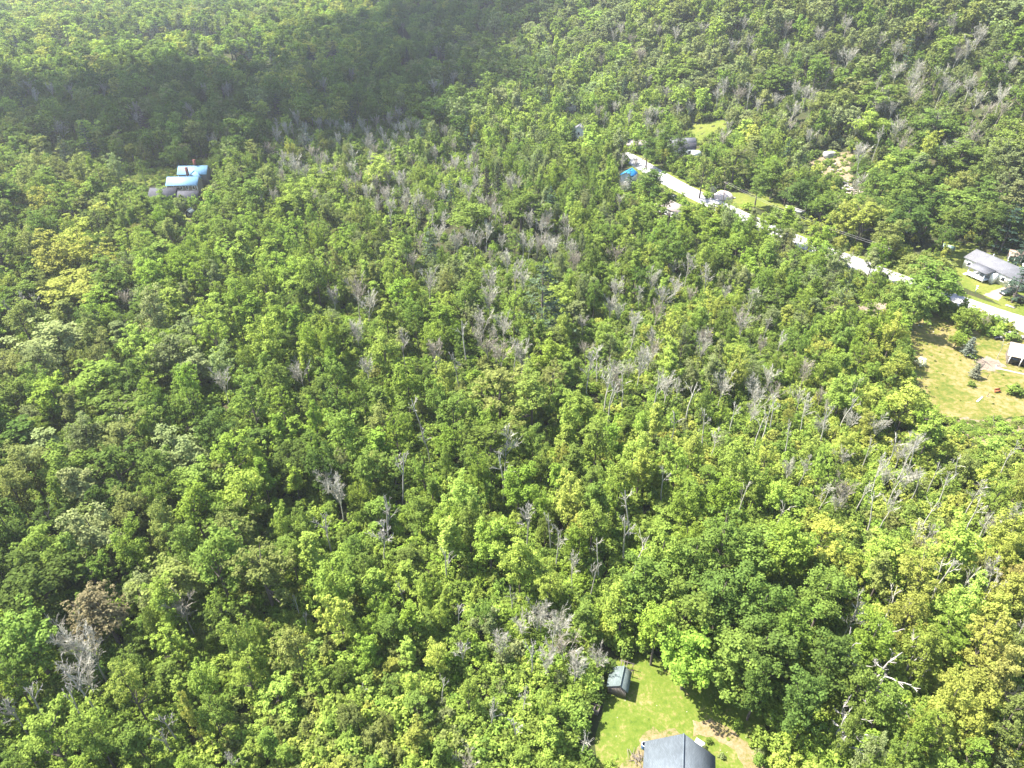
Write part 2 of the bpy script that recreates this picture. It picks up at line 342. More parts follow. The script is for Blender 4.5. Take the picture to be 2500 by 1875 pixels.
def trunk_limbs(mb, seed, H, r0, zsplit, tips, nl=7, mat=0, sides=5):
    r = np.random.default_rng(seed + 99); k = 6
    z = np.linspace(0, H * .85, k); P = np.stack([r.normal(0, .12, k).cumsum() * .5, r.normal(0, .12, k).cumsum() * .5, z], 1); P[0, :2] = 0
    mb.tube(P, np.linspace(r0, r0 * .25, k), sides, mat)
    if len(tips):
        for t in tips[r.choice(len(tips), min(nl, len(tips)), replace=False)]:
            zz = min(max(zsplit, t[2] - 2.5), H * .8); b = np.array([np.interp(zz, z, P[:, 0]), np.interp(zz, z, P[:, 1]), zz])
            mid = (b + t) / 2 + np.array([0, 0, -.25]); mb.tube([b, mid, t], [r0 * .38, r0 * .26, r0 * .1], 4, mat)

# every kind: crown mesh and trunk mesh, with its own height, crown radius and crown centre
STOCK = {}
def stock(kind, key, crown_mb, trunk_mb, H, R, zc, mats):
    e = dict(kind=kind, key=key, H=H, R=R, zc=zc)
    e['trunk'] = trunk_mb.mesh('trunk_' + key, [mats[1]]) if trunk_mb else None
    e['crown'] = crown_mb.mesh('crown_' + key, [mats[0]]) if crown_mb else None
    j = MB()
    if crown_mb:
        base = 0
        for (f, _), v in zip(crown_mb.F, crown_mb.V): j.add(v, f - base, 0); base += len(v)
    if trunk_mb:
        base = 0
        for (f, _), v in zip(trunk_mb.F, trunk_mb.V): j.add(v, f - base, 1); base += len(v)
    e['joined'] = j.mesh('joined_' + key, list(mats))
    STOCK[key] = e
def broad(key, seed, R, Hh, H, lobes, lr, per, leaf, style, limbs=7):
    c, t = MB(), MB(); zc = H - Hh * .95
    tips = crown(c, seed, R, Hh, zc, lobes, lr, per, leaf, style)
    trunk_limbs(t, seed, H, .12 + R * .035, H * .35, tips, limbs)
    stock('broad', key, c, t, H, R, zc, (LEAF, BARK))
for i in range(4): broad(f'round{i}', 10 + i, 4.2, 4.9, 12, 125, .95, 46, .2, 'round')
for i in range(4): broad(f'oval{i}', 20 + i, 2.9, 5.4, 12, 100, .75, 46, .185, 'upright')
for i in range(4): broad(f'airy{i}', 30 + i, 3.9, 5.2, 13, 110, .68, 42, .175, 'airy', 14)
for i in range(2): broad(f'spread{i}', 40 + i, 5.0, 4.2, 11, 130, 1.0, 46, .205, 'spread')
for i in range(6): broad(f'far{i}', 50 + i, 4.2, 4.3, 12, 75, 1.1, 22, .38, ['round', 'upright', 'airy', 'round', 'airy', 'spread'][i], 3)
for i in range(4): broad(f'shrub{i}', 60 + i, 1.7, 1.35, 2.4, 34, .55, 26, .17, ['round', 'airy', 'round', 'upright'][i], 5)

def pine(key, seed, H, R, weep, whorls, nb, irregular, tuft, ntuft):
    r = np.random.default_rng(seed); c, t = MB(), MB()
    k = 7; z = np.linspace(0, H, k); P = np.stack([r.normal(0, .06, k).cumsum(), r.normal(0, .06, k).cumsum(), z], 1); P[0, :2] = 0
    t.tube(P, np.linspace(.28, .04, k), 5)
    for w in range(whorls):
        f = .16 + .82 * w / (whorls - 1); zz = f * H; L0 = R * (1 - f) ** (.75) * (1 + irregular * r.uniform(-.3, .3)) + .35
        a0 = r.uniform(0, 6.28)
        for q in range(nb):
            if r.random() < irregular * .3: continue
            a = a0 + q * 6.283 / nb + r.normal(0, .2); L = L0 * r.uniform(.75, 1.1); dr = np.array([math.cos(a), math.sin(a), 0])
            s = np.linspace(0, 1, 5)[:, None]; base = np.array([np.interp(zz, z, P[:, 0]), np.interp(zz, z, P[:, 1]), zz])
            B = base + dr * L * s + np.array([0, 0, 1]) * (weep * L * s ** 1.5 + (.28 * L * s ** 3 if weep < 0 else 0))
            t.tube(B, np.linspace(.06, .015, 5), 3)
            m = max(4, int(ntuft * L)); u = r.uniform(.15, 1.02, m); C = np.stack([np.interp(u, s[:, 0], B[:, j]) for j in range(3)], 1)
            side = np.array([-dr[1], dr[0], 0]); off = r.normal(0, .20, m) * L * (1.1 - u * .7)
            C = C + side * off[:, None] + np.array([0, 0, 1]) * r.normal(.03, .08, m)[:, None] + dr * np.abs(off)[:, None] * .5
            N = np.array([0, 0, .8]) + .7 * sphere(r, m) + dr * .3
            leaf_quads(c, C, N, tuft, r, 0, .38, .1)
    stock('pine', key, c, t, H, R, H * .5, (NEEDLE, BARK))
pine('pine0', 70, 17, 4.6, .10, 13, 6, 1.0, .42, 9); pine('pine1', 71, 15, 3.8, .05, 12, 6, .8, .4, 9); pine('pine2', 72, 14, 3.4, .12, 11, 5, 1.2, .42, 8)
pine('spruce0', 75, 13, 2.6, -.28, 18, 7, .35, .3, 13); pine('spruce1', 76, 14, 2.4, -.35, 19, 7, .5, .3, 12)

def wander(r, p, d, L, n, wob, lift=0.0):
    P = [np.array(p, float)]; d = unit(np.array(d, float))
    for _ in range(n):
        d = unit(d + r.normal(0, wob, 3) + np.array([0, 0, lift])); P.append(P[-1] + d * L / n)
    return np.array(P)
def along(P, u):
    k = u * (len(P) - 1); i = min(int(k), len(P) - 2); f = k - i
    return P[i] * (1 - f) + P[i + 1] * f, unit(P[i + 1] - P[i])
def bare(key, seed, H, limbs, twigs, sub, spread, r0, fork, wob=.12, broken=False):
    """A leafless tree: one stem, forked limbs on it, and a haze of fine twigs."""
    r = np.random.default_rng(seed); t, w = MB(), MB()
    P = wander(r, (0, 0, 0), (0, 0, 1), H * (.9 if not fork else .55), 6, .05, .05)
    t.tube(P, np.linspace(r0, r0 * (.25 if not broken else .4), len(P)), 6)
    ends = []
    for i in range(limbs):
        u = r.uniform(.3, .98) if not fork else r.uniform(.5, 1.0)
        b, d = along(P, u); a = i * 2.4 + r.normal(0, .4)
        dd = unit(np.array([math.cos(a) * spread, math.sin(a) * spread, 1.0]) + r.normal(0, .12, 3)); L = H * (1.02 - u * .55 if fork else (1.05 - u) * .75 + .08) * r.uniform(.7, 1.05) * (.62 if fork else .8)
        B = wander(r, b, dd, L, 5, wob, .06); t.tube(B, np.linspace(r0 * .42, r0 * .08, 6), 4); ends.append((B, L))
    for B, L in ends:
        for q in range(twigs):
            u = r.uniform(.25, 1.0); b, d = along(B, u); s = sphere(r, 1)[0]; l = L * r.uniform(.2, .42) * (1.15 - u * .5)
            T = wander(r, b, unit(d * .9 + s * .75 + np.array([0, 0, .25])), l, 3, .15, .05); w.tube(T, np.linspace(.045, .022, 4), 3)
            for _ in range(sub):
                b2, d2 = along(T, r.uniform(.3, 1)); T2 = wander(r, b2, unit(d2 + sphere(r, 1)[0] * .7), l * r.uniform(.3, .6), 2, .15); w.tube(T2, [.024, .019, .014], 3)
    stock('bare', key, w if twigs else None, t, H, H * .3, H * .6, (DEAD, DEAD))
for i in range(4): bare(f'twiggy{i}', 80 + i, 13, 9 + i, 13, 4, .36 + .12 * (i % 2), .16, True, .1)
for i in range(3): bare(f'sparse{i}', 190 + i, 12, 9, 9, 3, .5, .13, i == 1, .12)
for i in range(4): bare(f'snag{i}', 100 + i, 10, [4, 4, 3, 5][i], [4, 5, 4, 6][i], 2, .45, .125, False, .11, True)
for i in range(2): bare(f'gnarled{i}', 110 + i, 8, 5, 5, 1, 1.3, .17, True, .42)

# ------------------------------------------------------------------ what grows where
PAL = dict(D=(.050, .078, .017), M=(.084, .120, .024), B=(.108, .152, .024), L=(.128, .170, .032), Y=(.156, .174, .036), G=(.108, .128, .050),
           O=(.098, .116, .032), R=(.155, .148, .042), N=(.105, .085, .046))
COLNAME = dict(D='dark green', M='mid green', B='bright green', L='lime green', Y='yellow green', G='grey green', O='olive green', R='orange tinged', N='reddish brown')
# survey points: x, y, foliage mix, crown width, tree height
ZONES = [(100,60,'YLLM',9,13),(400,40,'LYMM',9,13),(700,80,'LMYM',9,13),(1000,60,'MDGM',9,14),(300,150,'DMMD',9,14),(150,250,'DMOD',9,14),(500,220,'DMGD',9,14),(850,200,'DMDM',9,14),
 (1250,60,'LGGM',8.5,14),(1500,80,'GLGO',9,14),(1800,60,'GOGM',9.5,15),(2100,80,'OGGM',10,15),(1300,170,'LGGL',8,13),(1600,220,'GLOM',8.5,14),(1900,200,'MOGM',9.5,15),(2100,350,'MOGM',9.5,15),(1950,430,'MYDM',9,14),  # hillside mixes greyed and paled: distance haze put into the leaf colour
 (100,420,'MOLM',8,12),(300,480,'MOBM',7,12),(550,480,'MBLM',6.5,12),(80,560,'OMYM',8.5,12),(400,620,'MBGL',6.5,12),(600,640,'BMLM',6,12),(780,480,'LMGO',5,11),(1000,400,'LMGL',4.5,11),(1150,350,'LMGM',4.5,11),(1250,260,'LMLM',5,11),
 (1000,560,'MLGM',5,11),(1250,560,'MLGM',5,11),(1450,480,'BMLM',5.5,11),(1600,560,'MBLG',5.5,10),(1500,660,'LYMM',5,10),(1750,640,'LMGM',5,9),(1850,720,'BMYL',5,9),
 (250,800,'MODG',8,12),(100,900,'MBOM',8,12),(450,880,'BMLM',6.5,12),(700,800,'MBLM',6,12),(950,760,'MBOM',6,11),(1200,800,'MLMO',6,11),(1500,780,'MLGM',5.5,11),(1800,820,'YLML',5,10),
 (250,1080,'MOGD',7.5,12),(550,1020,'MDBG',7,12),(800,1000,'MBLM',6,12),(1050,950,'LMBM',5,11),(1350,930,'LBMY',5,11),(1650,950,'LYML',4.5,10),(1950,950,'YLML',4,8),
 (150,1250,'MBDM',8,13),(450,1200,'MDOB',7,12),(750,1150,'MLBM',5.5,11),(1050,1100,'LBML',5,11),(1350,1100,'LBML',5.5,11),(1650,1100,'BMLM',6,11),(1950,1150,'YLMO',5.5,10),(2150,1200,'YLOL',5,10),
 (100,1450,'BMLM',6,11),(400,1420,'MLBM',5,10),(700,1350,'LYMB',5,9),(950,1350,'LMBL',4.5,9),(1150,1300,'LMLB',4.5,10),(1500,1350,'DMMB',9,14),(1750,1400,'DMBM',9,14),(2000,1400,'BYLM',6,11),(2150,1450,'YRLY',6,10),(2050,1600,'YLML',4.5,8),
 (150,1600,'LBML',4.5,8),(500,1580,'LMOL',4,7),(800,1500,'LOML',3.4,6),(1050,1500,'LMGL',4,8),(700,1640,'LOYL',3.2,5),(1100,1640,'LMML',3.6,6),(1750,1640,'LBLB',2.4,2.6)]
ZX = np.array([(z[0] * S, z[1] * S) for z in ZONES])
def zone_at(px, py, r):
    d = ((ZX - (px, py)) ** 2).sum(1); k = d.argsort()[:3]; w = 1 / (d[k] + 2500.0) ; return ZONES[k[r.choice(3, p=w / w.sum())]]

# pixels of the photograph where something other than woodland is seen (print coordinates)
def pp(L): return [(x * S, y * S) for x, y in L]
OPEN = [LAWN_PX, [(2225, 785), (2280, 760), (2325, 790), (2340, 825), (2420, 800), (2560, 822), (2560, 1010), (2420, 1018), (2310, 1008), (2240, 955), (2225, 870)],
    [(2318, 598), (2360, 590), (2420, 608), (2560, 660), (2560, 800), (2480, 775), (2385, 730), (2350, 690), (2330, 640)],
    [(1545, 388), (1575, 400), (1690, 455), (1735, 490), (1735, 512), (1690, 500), (1620, 470), (1545, 405)], [(1945, 583), (1990, 602), (1990, 614), (1945, 598)], [(2075, 638), (2125, 655), (2125, 674), (2075, 655)], [(2170, 670), (2230, 692), (2230, 702), (2170, 686)],
    [(395, 408), (515, 408), (515, 440), (505, 500), (370, 495), (368, 465), (400, 440)], [(446, 412), (475, 386), (508, 386), (505, 412)], [(240, 445), (300, 428), (400, 405), (448, 405), (430, 440), (370, 458), (300, 458)],
    [(1512, 408), (1562, 408), (1562, 458), (1512, 458)], [(1588, 475), (1650, 475), (1650, 525), (1600, 530)], [(1650, 340), (1705, 340), (1712, 395), (1640, 395)], [(1665, 325), (1700, 302), (1750, 290), (1782, 300), (1770, 318), (1715, 335)],
    [(1745, 462), (1800, 462), (1895, 470), (1905, 500), (1880, 515), (1830, 500), (1745, 500)], [(1915, 490), (1960, 500), (1955, 530), (1915, 520)], [(1975, 390), (2030, 368), (2085, 372), (2080, 420), (2000, 425)], [(2055, 430), (2110, 445), (2080, 490), (2050, 480)],
    [(2185, 540), (2225, 540), (2225, 575), (2185, 572)], [(2090, 740), (2160, 728), (2165, 760), (2095, 768)], [(2310, 1020), (2560, 1022), (2560, 1110), (2430, 1110), (2350, 1060)], [(1380, 255), (1412, 255), (1412, 282), (1380, 282)], [(1405, 322), (1425, 322), (1425, 345), (1405, 345)],
    [(1440, 1700), (1480, 1700), (1480, 1760), (1440, 1760)], [(455, 515), (475, 515), (475, 540), (455, 540)], [(1690, 1770), (1800, 1780), (1960, 1900), (1960, 1990), (1700, 1990)], [(2455, 850), (2600, 850), (2600, 930), (2455, 930)], [(2455, 615), (2560, 615), (2560, 660), (2455, 660)]]
FREE_G = [np.array([hit(min(max(x, -200), 2700), min(y, 1990))[:2] for x, y in P]) for P in OPEN]
T = []            # every plant: dict(kind,key,x,y,R,H,tint,col,hand,...)
def crown_at(px, py, zc):
    return hit(px, py, zc)
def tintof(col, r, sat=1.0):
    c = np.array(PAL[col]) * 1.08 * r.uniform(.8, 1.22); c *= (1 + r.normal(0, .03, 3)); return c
def add(kind, key, px, py, wpx=None, R=None, H=None, col=None, tint=None, hand=True, zf=None, **kw):
    e = STOCK[key]; r = np.random.default_rng(int(px * 7 + py * 13) % 99991)
    H = H or e['H'] * r.uniform(.9, 1.1); zc = (zf if zf is not None else e['zc'] / e['H']) * H
    p = crown_at(px, py, zc)
    if R is None:
        Z = project(p[0], p[1], p[2] + zc)[2]; R = wpx / 2 * Z / FPX if wpx else e['R'] * H / e['H']
    d = dict(kind=kind, key=key, x=p[0], y=p[1], z=float(terr(p[0], p[1])), R=R, H=H, zc=zc, col=col, tint=tint if tint is not None else tintof(col, r), hand=hand, rot=r.uniform(0, 6.28)); d.update(kw)
    T.append(d); return d
shape = dict(r=['round0', 'round1', 'round2', 'round3'], o=['oval0', 'oval1', 'oval2', 'oval3'], a=['airy0', 'airy1', 'airy2', 'airy3'], s=['spread0', 'spread1'])
def B(x, y, w, col, sh='r', H=None): 
    L = shape[sh]; add('broad', L[int(x + y) % len(L)], x * S, y * S, w * S, H=H, col=col)
for a in [(160,620,165,'Y','s'),(45,690,90,'O'),(130,735,150,'G'),(90,790,80,'G'),(15,790,100,'O','s'),(200,835,160,'M'),(120,860,100,'B'),(410,830,60,'B'),(330,862,60,'B'),(228,770,75,'O'),(300,760,90,'L','a'),(270,960,120,'O','a'),(385,985,125,'G'),(470,935,100,'D'),(190,950,90,'G'),
  (545,680,70,'B','o'),(520,700,50,'B','o'),(605,690,80,'B'),(640,700,55,'B','o'),(690,700,60,'M','o'),(480,700,60,'L','o'),(660,780,50,'B','o'),(585,560,80,'B','o'),(620,590,80,'B'),(660,600,60,'B','o'),(680,910,45,'B','o'),(560,1000,60,'B','o'),
  (740,940,100,'M'),(700,1010,90,'D'),(130,1085,50,'L','o'),(60,1010,110,'O'),(140,1010,120,'M'),(330,930,80,'M'),(430,1050,130,'M'),(530,1060,110,'L'),(225,1330,135,'N'),(280,1178,80,'L'),(345,1130,75,'O'),(505,1160,100,'O'),(565,1230,140,'O','a'),(672,1200,80,'L','o'),(732,1330,85,'Y','a'),
  (640,1395,85,'O'),(435,1478,70,'L'),(415,1550,40,'Y','o'),(275,1480,85,'L','a'),(60,1385,150,'M'),(95,1190,120,'M'),(340,1020,100,'M'),(200,1150,120,'G'),(400,1180,90,'M'),(20,1150,110,'D'),(30,1060,90,'O'),(10,1250,90,'D'),(520,1390,80,'L'),(110,1600,130,'L','a'),(210,1600,100,'M'),(360,1300,90,'L'),
  (1190,770,85,'B'),(950,690,80,'B'),(860,642,72,'B','a'),(1005,650,70,'M'),(830,760,80,'L'),(960,820,60,'Y'),(1080,840,130,'O','a'),(1150,860,120,'M','a'),(1060,960,120,'M','a'),(880,830,80,'B'),(1230,900,60,'L'),(1290,950,80,'L'),(980,900,90,'M','a'),(1120,1050,90,'B'),(1000,1080,90,'L'),(1060,1170,90,'B'),(970,1170,80,'L','o'),
  (1390,1270,140,'M'),(1480,1330,150,'M'),(1560,1290,140,'D'),(1620,1200,140,'M'),(1700,1185,120,'B'),(1650,1400,150,'D'),(1570,1405,150,'M'),(1780,1290,120,'M'),(1490,1415,140,'B'),(1790,1430,130,'D'),(1730,1510,120,'D'),(1850,1490,110,'M'),(1905,1530,90,'M'),(1345,1310,90,'L'),(1500,1210,110,'M'),(1430,1200,100,'L'),(1880,1390,100,'B'),(1420,1360,100,'B'),(1640,1480,100,'D'),(1560,1180,110,'M','a'),
  (1720,1360,120,'M'),(1840,1580,70,'M'),(1880,1640,60,'G'),(1560,1080,90,'B'),(1480,1090,80,'B'),(1600,1010,90,'L'),(1280,1140,80,'L'),(1230,1080,80,'Y'),(1340,1040,80,'L'),
  (2150,1325,90,'Y'),(2180,1275,80,'Y'),(2120,1400,100,'Y','a'),(2165,1440,90,'R'),(2050,1520,80,'Y'),(2100,1560,90,'Y'),(2185,1545,90,'O','a'),(1980,1260,110,'Y','a'),(2060,1180,110,'L'),(2000,1400,90,'L'),(2180,1150,90,'Y'),(1900,1200,100,'L'),(1960,1330,90,'Y'),(2080,1310,90,'L'),(1990,1590,80,'B'),(2200,1400,70,'O'),
  (1998,585,135,'O','s'),(2095,685,62,'L','r',6.5),(2068,733,42,'B','r',3.8),(1405,395,82,'D'),(1590,350,85,'O','a'),(1675,378,80,'M'),(1640,400,60,'M'),(1715,420,75,'D'),(1880,270,85,'L'),(1865,470,100,'Y','a'),(1830,470,70,'Y'),(1920,510,80,'O'),(1520,370,60,'O','a'),(1440,300,60,'M'),(1400,320,55,'D'),(1320,300,60,'M'),(1465,315,45,'D'),
  (1980,660,80,'M'),(1940,640,70,'M'),(1770,520,70,'B'),(1700,480,60,'B','o'),(1480,480,60,'B','o'),(1540,500,70,'B','o'),(1600,500,60,'M'),(1435,440,60,'M','o'),(1450,540,80,'M'),(1200,380,50,'B'),(1125,450,100,'M'),(1020,470,110,'M'),(1890,700,90,'B'),(1930,720,60,'Y'),(1820,850,80,'L'),(1960,870,90,'Y'),
  (570,385,60,'O'),(500,385,55,'O'),(545,330,60,'O'),(870,205,70,'B'),(720,70,90,'B','o'),(820,370,70,'L'),(420,200,80,'D'),(480,250,70,'D'),(700,390,70,'L'),(620,460,90,'B','o'),(650,420,80,'L'),(460,440,50,'L'),(540,420,70,'M'),(350,440,60,'M'),(300,440,70,'M'),
  (480,330,55,'M'),(380,330,60,'M'),(1960,470,110,'D'),(2060,440,130,'M'),(2120,430,110,'D'),(2080,330,110,'M'),(2020,270,110,'M'),(1950,350,110,'M'),(2170,480,90,'D'),(2190,300,100,'M'),(1900,210,110,'M'),(1780,230,90,'O'),(1690,170,100,'M'),(1480,150,100,'M'),(1300,190,80,'G')]:
    B(*a)
def Pn(x, y, h, key='pine0', col=(.052, .085, .045), w=None): add('pine', key, x * S, y * S, w * S if w else None, H=h, col='G', tint=np.array(col) * rng.uniform(.85, 1.15))
for a in [(1172,650,19,'pine0',(.06,.085,.045),140),(1190,440,11,'pine1'),(1075,410,12,'spruce0',(.045,.055,.03)),(1052,400,12,'spruce1',(.05,.055,.03)),(655,300,13,'pine1',(.075,.1,.065)),(1010,300,11,'pine2'),(1030,310,11,'pine0'),(910,290,11,'pine1'),(975,425,10,'pine2'),
  (190,310,15,'pine0',(.03,.055,.032)),(140,330,12,'pine1',(.06,.085,.05)),(50,230,13,'pine0'),(215,75,15,'pine0',(.03,.05,.035)),(250,80,15,'pine1',(.03,.05,.035)),(300,70,13,'pine0',(.03,.05,.035)),(340,65,14,'pine2',(.03,.05,.035)),(365,62,15,'pine0',(.03,.05,.035)),(390,60,14,'pine1',(.03,.05,.035)),(420,62,15,'pine0',(.03,.05,.035)),(445,65,14,'pine2',(.03,.05,.035)),(475,68,14,'pine0',(.03,.05,.035)),(330,72,12,'pine1',(.03,.05,.035)),
  (38,100,14,'spruce0',(.035,.055,.04)),(120,78,12,'pine0'),(150,85,12,'pine1'),(560,95,15,'pine0',(.028,.05,.035)),(540,115,14,'pine1',(.028,.05,.035)),(585,125,14,'pine2',(.028,.05,.035)),(670,125,13,'spruce0',(.03,.05,.035)),(420,105,12,'pine2',(.03,.05,.035)),(510,120,12,'pine1',(.03,.05,.035)),(600,235,12,'pine0',(.035,.055,.04)),(720,110,13,'pine0',(.03,.05,.035)),
  (760,250,11,'pine1'),(1180,215,12,'pine2'),(1260,180,12,'pine0'),(1350,190,11,'spruce0'),(2180,495,14,'pine0',(.04,.07,.045),80),(2200,560,11,'pine1',(.04,.065,.045)),(2205,610,11,'pine0',(.05,.08,.05),75),(1700,330,10,'pine1'),(1240,300,10,'spruce0'),(310,265,12,'pine1',(.06,.05,.045)),(820,440,9,'spruce1',(.07,.06,.04)),(930,540,12,'pine1',(.075,.1,.06)),(1700,180,13,'pine0'),(1960,120,14,'pine2'),(1360,395,9,'pine1'),(960,130,14,'pine0',(.03,.05,.035)),(1020,180,13,'pine1',(.035,.06,.04)),(880,130,13,'spruce0',(.03,.05,.035))]:
    Pn(*a)
Pn(2097, 748, 4.6, 'spruce0', (.13, .15, .115), 32); Pn(2111, 800, 3.6, 'spruce1', (.17, .18, .12), 26)
GREYD = (.43, .41, .33); PALE = (.43, .41, .335); TAN = (.36, .32, .25)
def Dd(x, y, H, key, tint=GREYD, zf=.6):
    add('bare', key, x * S, y * S, H=H, col='bare', tint=np.array(tint) * rng.uniform(.85, 1.15), zf=zf, R=H * rng.uniform(.26, .34), rot=rng.uniform(0, 6.28))
tw = ['twiggy0', 'twiggy1', 'twiggy2', 'twiggy3']; spz = ['sparse0', 'sparse1', 'sparse2']; sg = ['snag0', 'snag1', 'snag2', 'snag3']; gn = ['gnarled0', 'gnarled1']
TWIG = [(768,625,14),(790,655,12),(770,715,11),(790,790,10),(925,605,13),(890,560,10),(720,640,9),(1060,600,12),(1085,700,11),(1045,690,11),(940,760,11),(1330,620,11),(1410,600,12),(1440,640,11),(1385,780,13),(1240,560,10),(640,250,12),(620,275,11),(595,290,11),(660,300,11),(690,345,11),(700,375,10),(730,300,10),(750,275,10),(780,265,10),(810,260,10),(840,255,10),(870,275,10),(900,270,10),(640,345,10),(610,380,10),(590,420,9),(560,430,9),
  (760,360,10),(800,340,10),(840,345,10),(860,385,11),(840,420,10),(880,420,10),(905,430,11),(925,445,11),(955,420,10),(940,330,10),(985,350,10),(1010,360,9),(890,340,9),(830,300,9),(960,280,9),(1100,390,9),(1160,450,11),(1180,480,10),(950,500,10),(985,520,10),(1010,510,10),(1130,520,10),(1170,520,10),(1200,530,9),(1225,500,9),(1095,560,10),(1060,640,12),(905,520,9),
  (1330,230,11),(1360,250,10),(1400,265,10),(1425,290,10),(1380,350,10),(1345,345,9),(1370,210,10),(1490,230,11),(1440,200,11),(1300,130,12),(1340,60,12),(1460,70,12),(1520,60,12),(1700,110,13),(1600,200,12),(1640,225,12),(1680,215,11),(1720,190,12),(1755,225,12),(1790,160,12),(1830,120,13),(1900,90,14),(1940,150,13),(2095,100,15),(2010,60,13),(2060,50,13),(2120,70,13),(2060,190,12),(2110,210,12),(1700,60,12),(1770,70,12),(1930,230,12),(2180,140,13),(1620,90,12),(1560,300,10),(1575,270,9),
  (60,185,13),(75,205,12),(110,190,12),(150,195,12),(220,190,12),(440,195,12),(490,190,12),(300,255,12),(290,235,12),(410,240,13),(130,275,12),(700,180,12),(945,110,13),(870,60,12),(980,165,12),(460,300,11),(940,185,12),(760,160,11),
  (270,640,9),(480,820,11),(650,800,10),(730,1060,11),(705,1030,10),(395,1310,11),(150,1370,12),(190,1400,12),(180,1440,12),(1160,1330,9),(1010,1640,6),(1080,1390,8),(1440,830,11),(1560,830,11),(1640,860,11),(1740,800,10),(1350,400,8),(1340,430,8),(1130,600,10),(1880,700,6),(2130,690,5),(1540,410,7),(1860,385,9),(1850,400,8),(1990,490,6),(2190,1500,7),(1840,560,7),(1170,1330,9),(1205,1350,9),(1130,1350,8),(1225,1400,8),(1245,1440,8),(1185,1420,8),(1290,1420,7)]
for i, (x, y, H) in enumerate(TWIG):
    Dd(x, y, H, tw[i % 4], GREYD if (i % 5) else TAN)
SNAG = [(1090,960,12,0),(1085,1000,12,0),(1370,1090,11,2),(1360,1130,11,1),(1375,1180,10,2),(1195,1130,10,1),(1140,1110,10,1),(1205,1170,9,3),(860,1000,11,1),(910,880,11,2),(925,940,10,2),(1310,820,11,3),(1270,790,11,1),(1320,840,11,0),(1440,1020,9,1),(1420,830,11,3),(1350,820,10,2),(1300,1190,9,2),(1240,1220,8,0),(1280,1230,8,1),(1105,1280,7,0),(1060,1150,9,0),(830,1100,10,3),(700,1130,9,3),(820,1150,9,1),(960,1200,9,0),(990,1310,7,1),
  (1660,890,9,1),(1640,920,9,2),(1680,870,9,1),(1745,880,9,0),(1710,930,8,1),(1790,900,9,3),(1830,870,9,2),(1845,830,9,1),(1880,960,8,0),(1905,1010,9,1),(1940,950,9,2),(1960,980,9,1),(1985,960,9,3),(1870,1050,9,1),(1900,1090,9,2),(1925,1080,9,1),(1940,1040,8,0),(2030,1010,8,1),(2050,1040,8,3),(2080,1000,8,2),(2120,1090,9,1),(2110,1060,8,0),(2180,990,7,2),(2200,960,6,1),(2010,1100,8,2),(2130,1130,8,1),(1990,1030,8,0),(1740,1000,8,2),(1610,1060,8,0),(1690,1090,8,2),(1590,990,8,1),
  (2045,1240,9,2),(2055,1215,9,1),(2140,1220,9,1),(2160,1230,9,2),(2150,1260,8,3),(1935,1290,8,0),(2185,1290,8,0),(2105,1280,7,1),(1955,1310,7,1),(2100,1240,8,0),(2170,1370,6,1),(1985,1430,6,0),(2010,1440,6,1),(1860,1290,8,0),(1840,1330,9,1),(170,1470,11,3),(140,1500,9,1),(360,1545,8,1),(350,1590,7,3),(60,1490,9,1),(20,1530,8,3),(655,1330,5,1),(1120,1560,7,1),(1060,1530,7,3),(950,1480,6,2),(870,1270,6,1),(500,1640,5,2),(1130,1500,7,3),(1190,1390,8,1),(1150,1400,8,3),(1240,1420,7,1),(1260,1600,6,3),(1000,1400,6,2),
  (40,640,9,1),(65,650,9,2),(15,660,8,0),(990,780,10,1),(1005,720,11,2),(870,740,10,1),(1110,740,10,2),(1460,900,9,2),(1530,900,9,1),(1590,880,9,1),(1490,850,10,2),(1545,940,8,0),(2170,740,5,2),(2215,1350,6,1),(790,1480,4,2),(640,1300,5,0)]
for i, (x, y, H, k) in enumerate(SNAG): Dd(x, y, H * 1.12, sg[k] if i % 6 else spz[i % 3], PALE if x > 1000 else (.38, .355, .31), .72)
for x, y, H in [(1860,1390,8),(1930,1420,7),(1840,1520,6),(1880,1470,6),(1920,1340,7),(1840,1550,6),(2000,1370,6)]: Dd(x, y, H * 1.7, gn[(x + y) % 2], (.38, .35, .32), .85)
def Sh(x, y, w, col, H=None): add('shrub', 'shrub%d' % ((x + y) % 4), x * S, y * S, w * S, H=H or w / 28 * 1.4, col=col, zf=.5)
